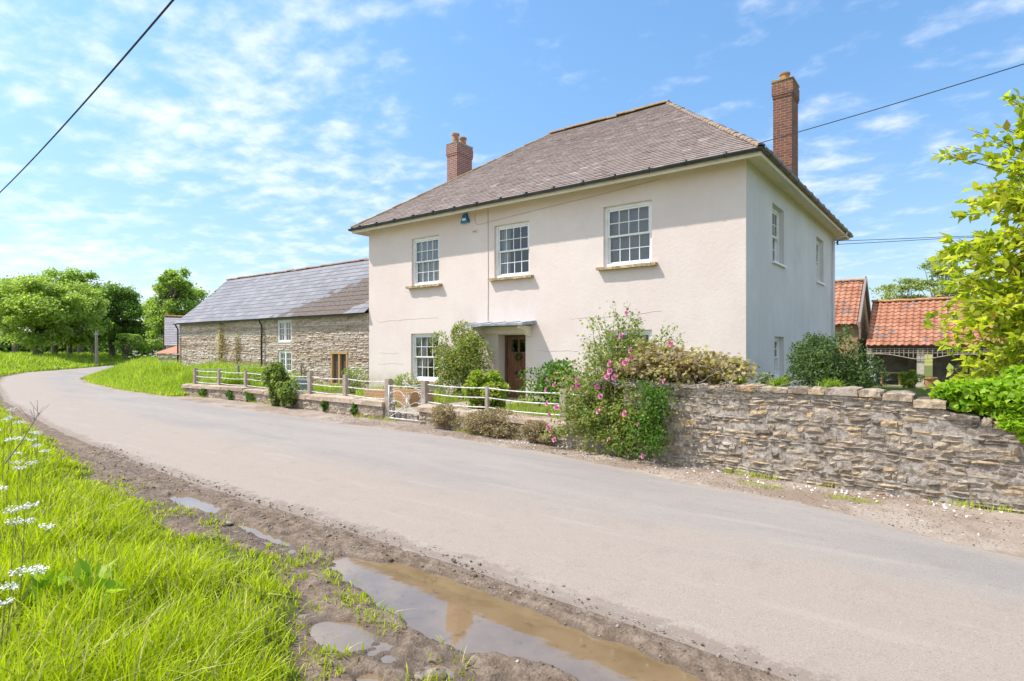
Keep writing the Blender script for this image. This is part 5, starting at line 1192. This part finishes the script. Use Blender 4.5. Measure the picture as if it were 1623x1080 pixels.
# the yellow green tree at the right edge
rt = Thing('broadleaf_tree', (1.7, 9.0, 0), 'yellow green broadleaf tree at the right edge with long leafy sprays', 'tree')
b = MB(); C = []; D = []
trunk = np.array([(1.7, 9.0, -.1), (1.65, 9.0, .8), (1.55, 8.95, 1.7), (1.6, 9.0, 2.8), (1.5, 9.0, 3.9)]); b.tube(trunk, [.13, .11, .09, .07, .03], 8)
tg_ = []
for (u, v, dy) in ((1478, 243, 8.6), (1535, 205, 8.7), (1590, 150, 8.6), (1600, 165, 8.8), (1560, 250, 8.6), (1540, 300, 8.5), (1575, 195, 8.7), (1600, 205, 8.6), (1560, 225, 8.7), (1605, 270, 8.7), (1570, 290, 8.6), (1525, 320, 8.6), (1555, 330, 8.5), (1500, 232, 8.6), (1612, 150, 8.7), (1505, 345, 8.5), (1495, 375, 8.5), (1500, 420, 8.6), (1468, 515, 8.5), (1475, 500, 8.6), (1500, 560, 8.4), (1500, 590, 8.5), (1490, 400, 8.7), (1615, 215, 8.6), (1590, 245, 8.6), (1610, 180, 8.5)): tg_.append((PP(u, v, dy), 38 if v < 300 else 46))
for _ in range(800):
    d = unit(rng.normal(size=3)); p = np.array([rng.uniform(-.4, 2.9), rng.uniform(8.0, 9.9), rng.uniform(.9, 4.0)])
    if p[0] < -.32 + max(0, p[2]-2.6)*.75 + .18*math.sin(p[2]*7) or (p[2] < 1.5 and p[0] < -.15): continue
    tg_.append((tuple(p), 44))
for tp, nl in tg_:
    tp = np.array(tp); s = trunk[1 + rng.integers(0, 3)] if tp[2] < 3.0 else trunk[3]; L_ = np.linalg.norm(tp-s)
    m_ = s*.5+tp*.5 + np.array([0, 0, .10*L_]) + rng.normal(0, .07, 3); T_ = np.linspace(0, 1, 10)[:, None]; P = s*(1-T_)**2 + 2*m_*T_*(1-T_) + tp*T_**2
    b.tube(P, np.linspace(.013, .003, 10), 4)
    q = rng.uniform(.45, 1.0, nl); ii = np.minimum((q*9).astype(int), 8); p = P[ii] + (P[ii+1]-P[ii])*(q*9-ii)[:, None]; tn = unit(P[ii+1]-P[ii]); sd = unit(rng.normal(size=(nl, 3)))
    C.append(p + sd*.045); D.append(tn*.7 + sd*.9 + [0, 0, .15])
rt.part(quads('crown', leaves(np.vstack(C), .125, .26, np.vstack(D), .4, .3), 4, M['leaf_lime'])); rt.part(b.build('trunk', M['bark'], smooth=True))
# cow parsley at the near left and on the bank
def parsley(x, y, h, lx, label, group, s=1., r=.0022, mat='stem'):
    z = gz_(x, y); t = Thing('cow_parsley', (x, y, z), label, 'wildflower', group); b = MB(); C = []; r *= .7
    top = np.array([x + lx[0], y + lx[1], z + h]); base = np.array([x, y, z]); 
    T_ = np.linspace(0, 1, 7)[:, None]; P = base*(1-T_) + top*T_ + np.array([0, 0, 1])*0; b.tube(P, np.linspace(r*1.8, r, 7), 5)
    heads = [top] + [P[k] + np.array([rng.normal(0, .09), rng.normal(0, .09), .10+.05*rng.random()])*s for k in (4, 5)]
    for hi_, hd in enumerate(heads):
        if hi_: b.tube([P[min(2+hi_, 5)], hd], r*.7, 4)
        for k in range(9):
            a = 6.28*k/9; e = hd + np.array([math.cos(a)*.024, math.sin(a)*.024, .016])*s*rng.uniform(.6, 1.2); b.tube([hd, e], r*.4, 3)
            C.append(e + rng.normal(0, .006, (9, 3))*s)
    t.part(b.build('stem', M['stem']))
    for h_ in range(len(heads)):
        Ch = np.vstack(C[h_*9:h_*9+9]); dd = rng.normal(0, 1, (len(Ch), 3)); dd[:, 2] *= .2
        t.part(quads('flower_head', leaves(Ch, .009*s, .5, dd, .1, .05), 4, M['petal_white']))
pg = 'cow parsley on the near verge'
def PG(u, v, Yc): x, y, z = at(u, Yc, v); return x, y, z
for i, (u, v, Yc, lab) in enumerate(((40, 808, 3.0, 'largest white umbel low at the left edge'), (22, 832, 2.9, 'white umbel just under the largest one'), (18, 935, 2.5, 'lone white umbel near the bottom left corner'), (8, 960, 2.4, 'small white umbel touching the left edge at the bottom'), (15, 700, 4.6, 'white umbels at the left edge below the road'), (52, 700, 4.8, 'white umbels leaning right from the left group'), (30, 745, 3.9, 'white umbels midway down the left edge'), (8, 668, 5.6, 'cow parsley highest at the left edge, closest to the road'), (35, 672, 5.8, 'cow parsley overlapping the road edge at the left'), (60, 690, 5.2, 'cow parsley furthest right in the left group'), (20, 650, 6.6, 'faint distant cow parsley at the left above the group'), (70, 718, 4.6, 'low cow parsley at the right of the left group'))):
    x, y, z = PG(u, v, Yc); x -= .12; zz_ = gz_(x, y); parsley(x, y, max(.2, z - zz_), (.12, .0), lab, pg, 1.0)
for i in range(9):
    u = [205, 215, 228, 240, 252, 262, 275, 300, 330][i]; Yc = [36, 33, 30, 29, 28.5, 28, 27, 24, 22.5][i]; x, y = at(u, Yc)
    parsley(x, y, .75, (.1, 0), ['cow parsley at the left tip of the meadow bank', 'second cow parsley from the left tip of the bank', 'third cow parsley along the bank from its tip', 'cow parsley mid bank, left of the far building', 'cow parsley in front of the far slate roof', 'cow parsley under the corner of the far building', 'cow parsley below the corner downpipe of the barn', 'cow parsley under the left third of the barn wall', 'cow parsley under the tall brown climber'][i], 'cow parsley on the meadow bank', 2.6, .006)
# dry stalk crossing the road edge
b = MB(); s = np.array(at(8, 4.4, 735)); e = np.array(at(62, 4.4, 655)); b.tube([s, s*.5+e*.5+[0, 0, -.02], e], [.006, .005, .003], 5)
for k in range(9): p = s*.2+e*.8 + (e-s)*.2*rng.random(); q = p + np.array([rng.normal(0, .06), rng.normal(0, .06), .06+.07*rng.random()]); b.tube([p, q], .0015, 3)
st_ = b.build('dry_stalk', M['oldwood']); tag(st_, 'long dry seeded stalk leaning to the right at the left edge', 'plant')
# broad dock leaves in the verge
for i, (u, v, Yc, lab) in enumerate(((172, 880, 3.0, 'broad leaved dock standing in the grass at the left'), (135, 850, 3.2, 'smaller dock plant left of the broad leaved dock'), (75, 850, 3.1, 'dark dock spike near the cow parsley'))):
    x, y = at(u, Yc); z = gz_(x, y); N = 12; d = unit(rng.normal(0, .35, (N, 3)) + [0, 0, 1]); C = np.array([x, y, z + .13]) + d*.06 + rng.normal(0, .03, (N, 3))
    tag(quads('dock_plant', leaves(C, .13, .16, d, .3), 4, M['leaf_ivy']), lab, 'plant', 'dock plants in the verge')

# ------------------------------------------------------------------ cables
def cable(P, r, label):
    P = np.array(P, float); Q = []
    for a, c in zip(P[:-1], P[1:]):
        for q in np.linspace(0, 1, 24)[:-1]: Q.append(a + (c-a)*q - np.array([0, 0, .0012*np.linalg.norm(c-a)**1.5*4*q*(1-q)]))
    Q.append(P[-1]); b = MB(); b.tube(Q, r, 6); tag(b.build('overhead_cable', M['cable'], smooth=True), label, 'cable')
p1, p2 = np.array([-21.99, 4.39, 6.0]), np.array([-8.08, 3.33, 6.0]); o_ = np.array([0, 0, 1.5]); p1 = o_ + (p1-o_)*1.7; p2 = o_ + (p2-o_)*1.7; dv = p2 - p1
cable([p1 - dv*1.2, p1, p2, p2 + dv*1.2], .026, 'thick dark cable crossing the sky at the upper left')
q1, q2 = np.array([-3.28, 12.35, 5.62]), np.array([.73, 11.9, 5.86]); dv = q2 - q1
cable([q1, q1*.5+q2*.5+[0, 0, -.02], q2, q2 + dv*3], .008, 'single cable running right from the front corner of the house roof')
q1 = np.array([HX1+.1, HY1-.08, 5.34]); q2 = np.array([-.48, 24.9, 5.32]); dv = q2-q1; cable([q1, q2, q2+dv*3], .010, 'upper of the two cables leaving the rear corner of the house')
q1 = q1 + [0, 0, -.12]; q2 = q2 + [0, 0, -.05]; cable([q1, q2, q2+dv*3], .010, 'lower of the two cables leaving the rear corner of the house')

# ------------------------------------------------------------------ garden bits
t = Thing('brick_planter', (-11.5, 9.8, 0), 'low orange brick raised bed behind the gate and railings', 'planter')
b = MB(); b.box((-12.3, 9.7, -.05), (-10.6, 9.82, .44)); b.box((-12.3, 10.4, -.05), (-10.6, 10.52, .44)); b.box((-12.3, 9.82, -.05), (-12.18, 10.4, .44)); b.box((-10.72, 9.82, -.05), (-10.6, 10.4, .44)); t.part(b.build('brickwork', M['brick_orange']))
b = MB(); b.box((-12.18, 9.82, .2), (-10.72, 10.4, .38)); t.part(b.build('soil', M['darkboard']))
t = Thing('water_trough', (-16.75, 10.6, .1), 'grey blue metal trough behind the railings by the ivy column', 'trough')
b = MB(); b.box((-17.1, 10.3, .1), (-16.4, 10.34, .5)); b.box((-17.1, 10.8, .1), (-16.4, 10.84, .5)); b.box((-17.1, 10.34, .1), (-17.06, 10.8, .5)); b.box((-16.44, 10.34, .1), (-16.4, 10.8, .5)); b.box((-17.06, 10.34, .1), (-16.44, 10.8, .14)); t.part(b.build('tank', M['trough']))
b = MB(); b.box((-17.13, 10.27, .5), (-16.37, 10.36, .53)); b.box((-17.13, 10.78, .5), (-16.37, 10.87, .53)); t.part(b.build('rim', M['trough']))
b = MB(); b.box((-10.35, 8.45, .0), (-9.0, 12.45, .115)); tag(b.build('path', M['lowstone']), kind='structure')
print('objects', len(bpy.data.objects), 'polys', sum(len(m.polygons) for m in bpy.data.meshes))
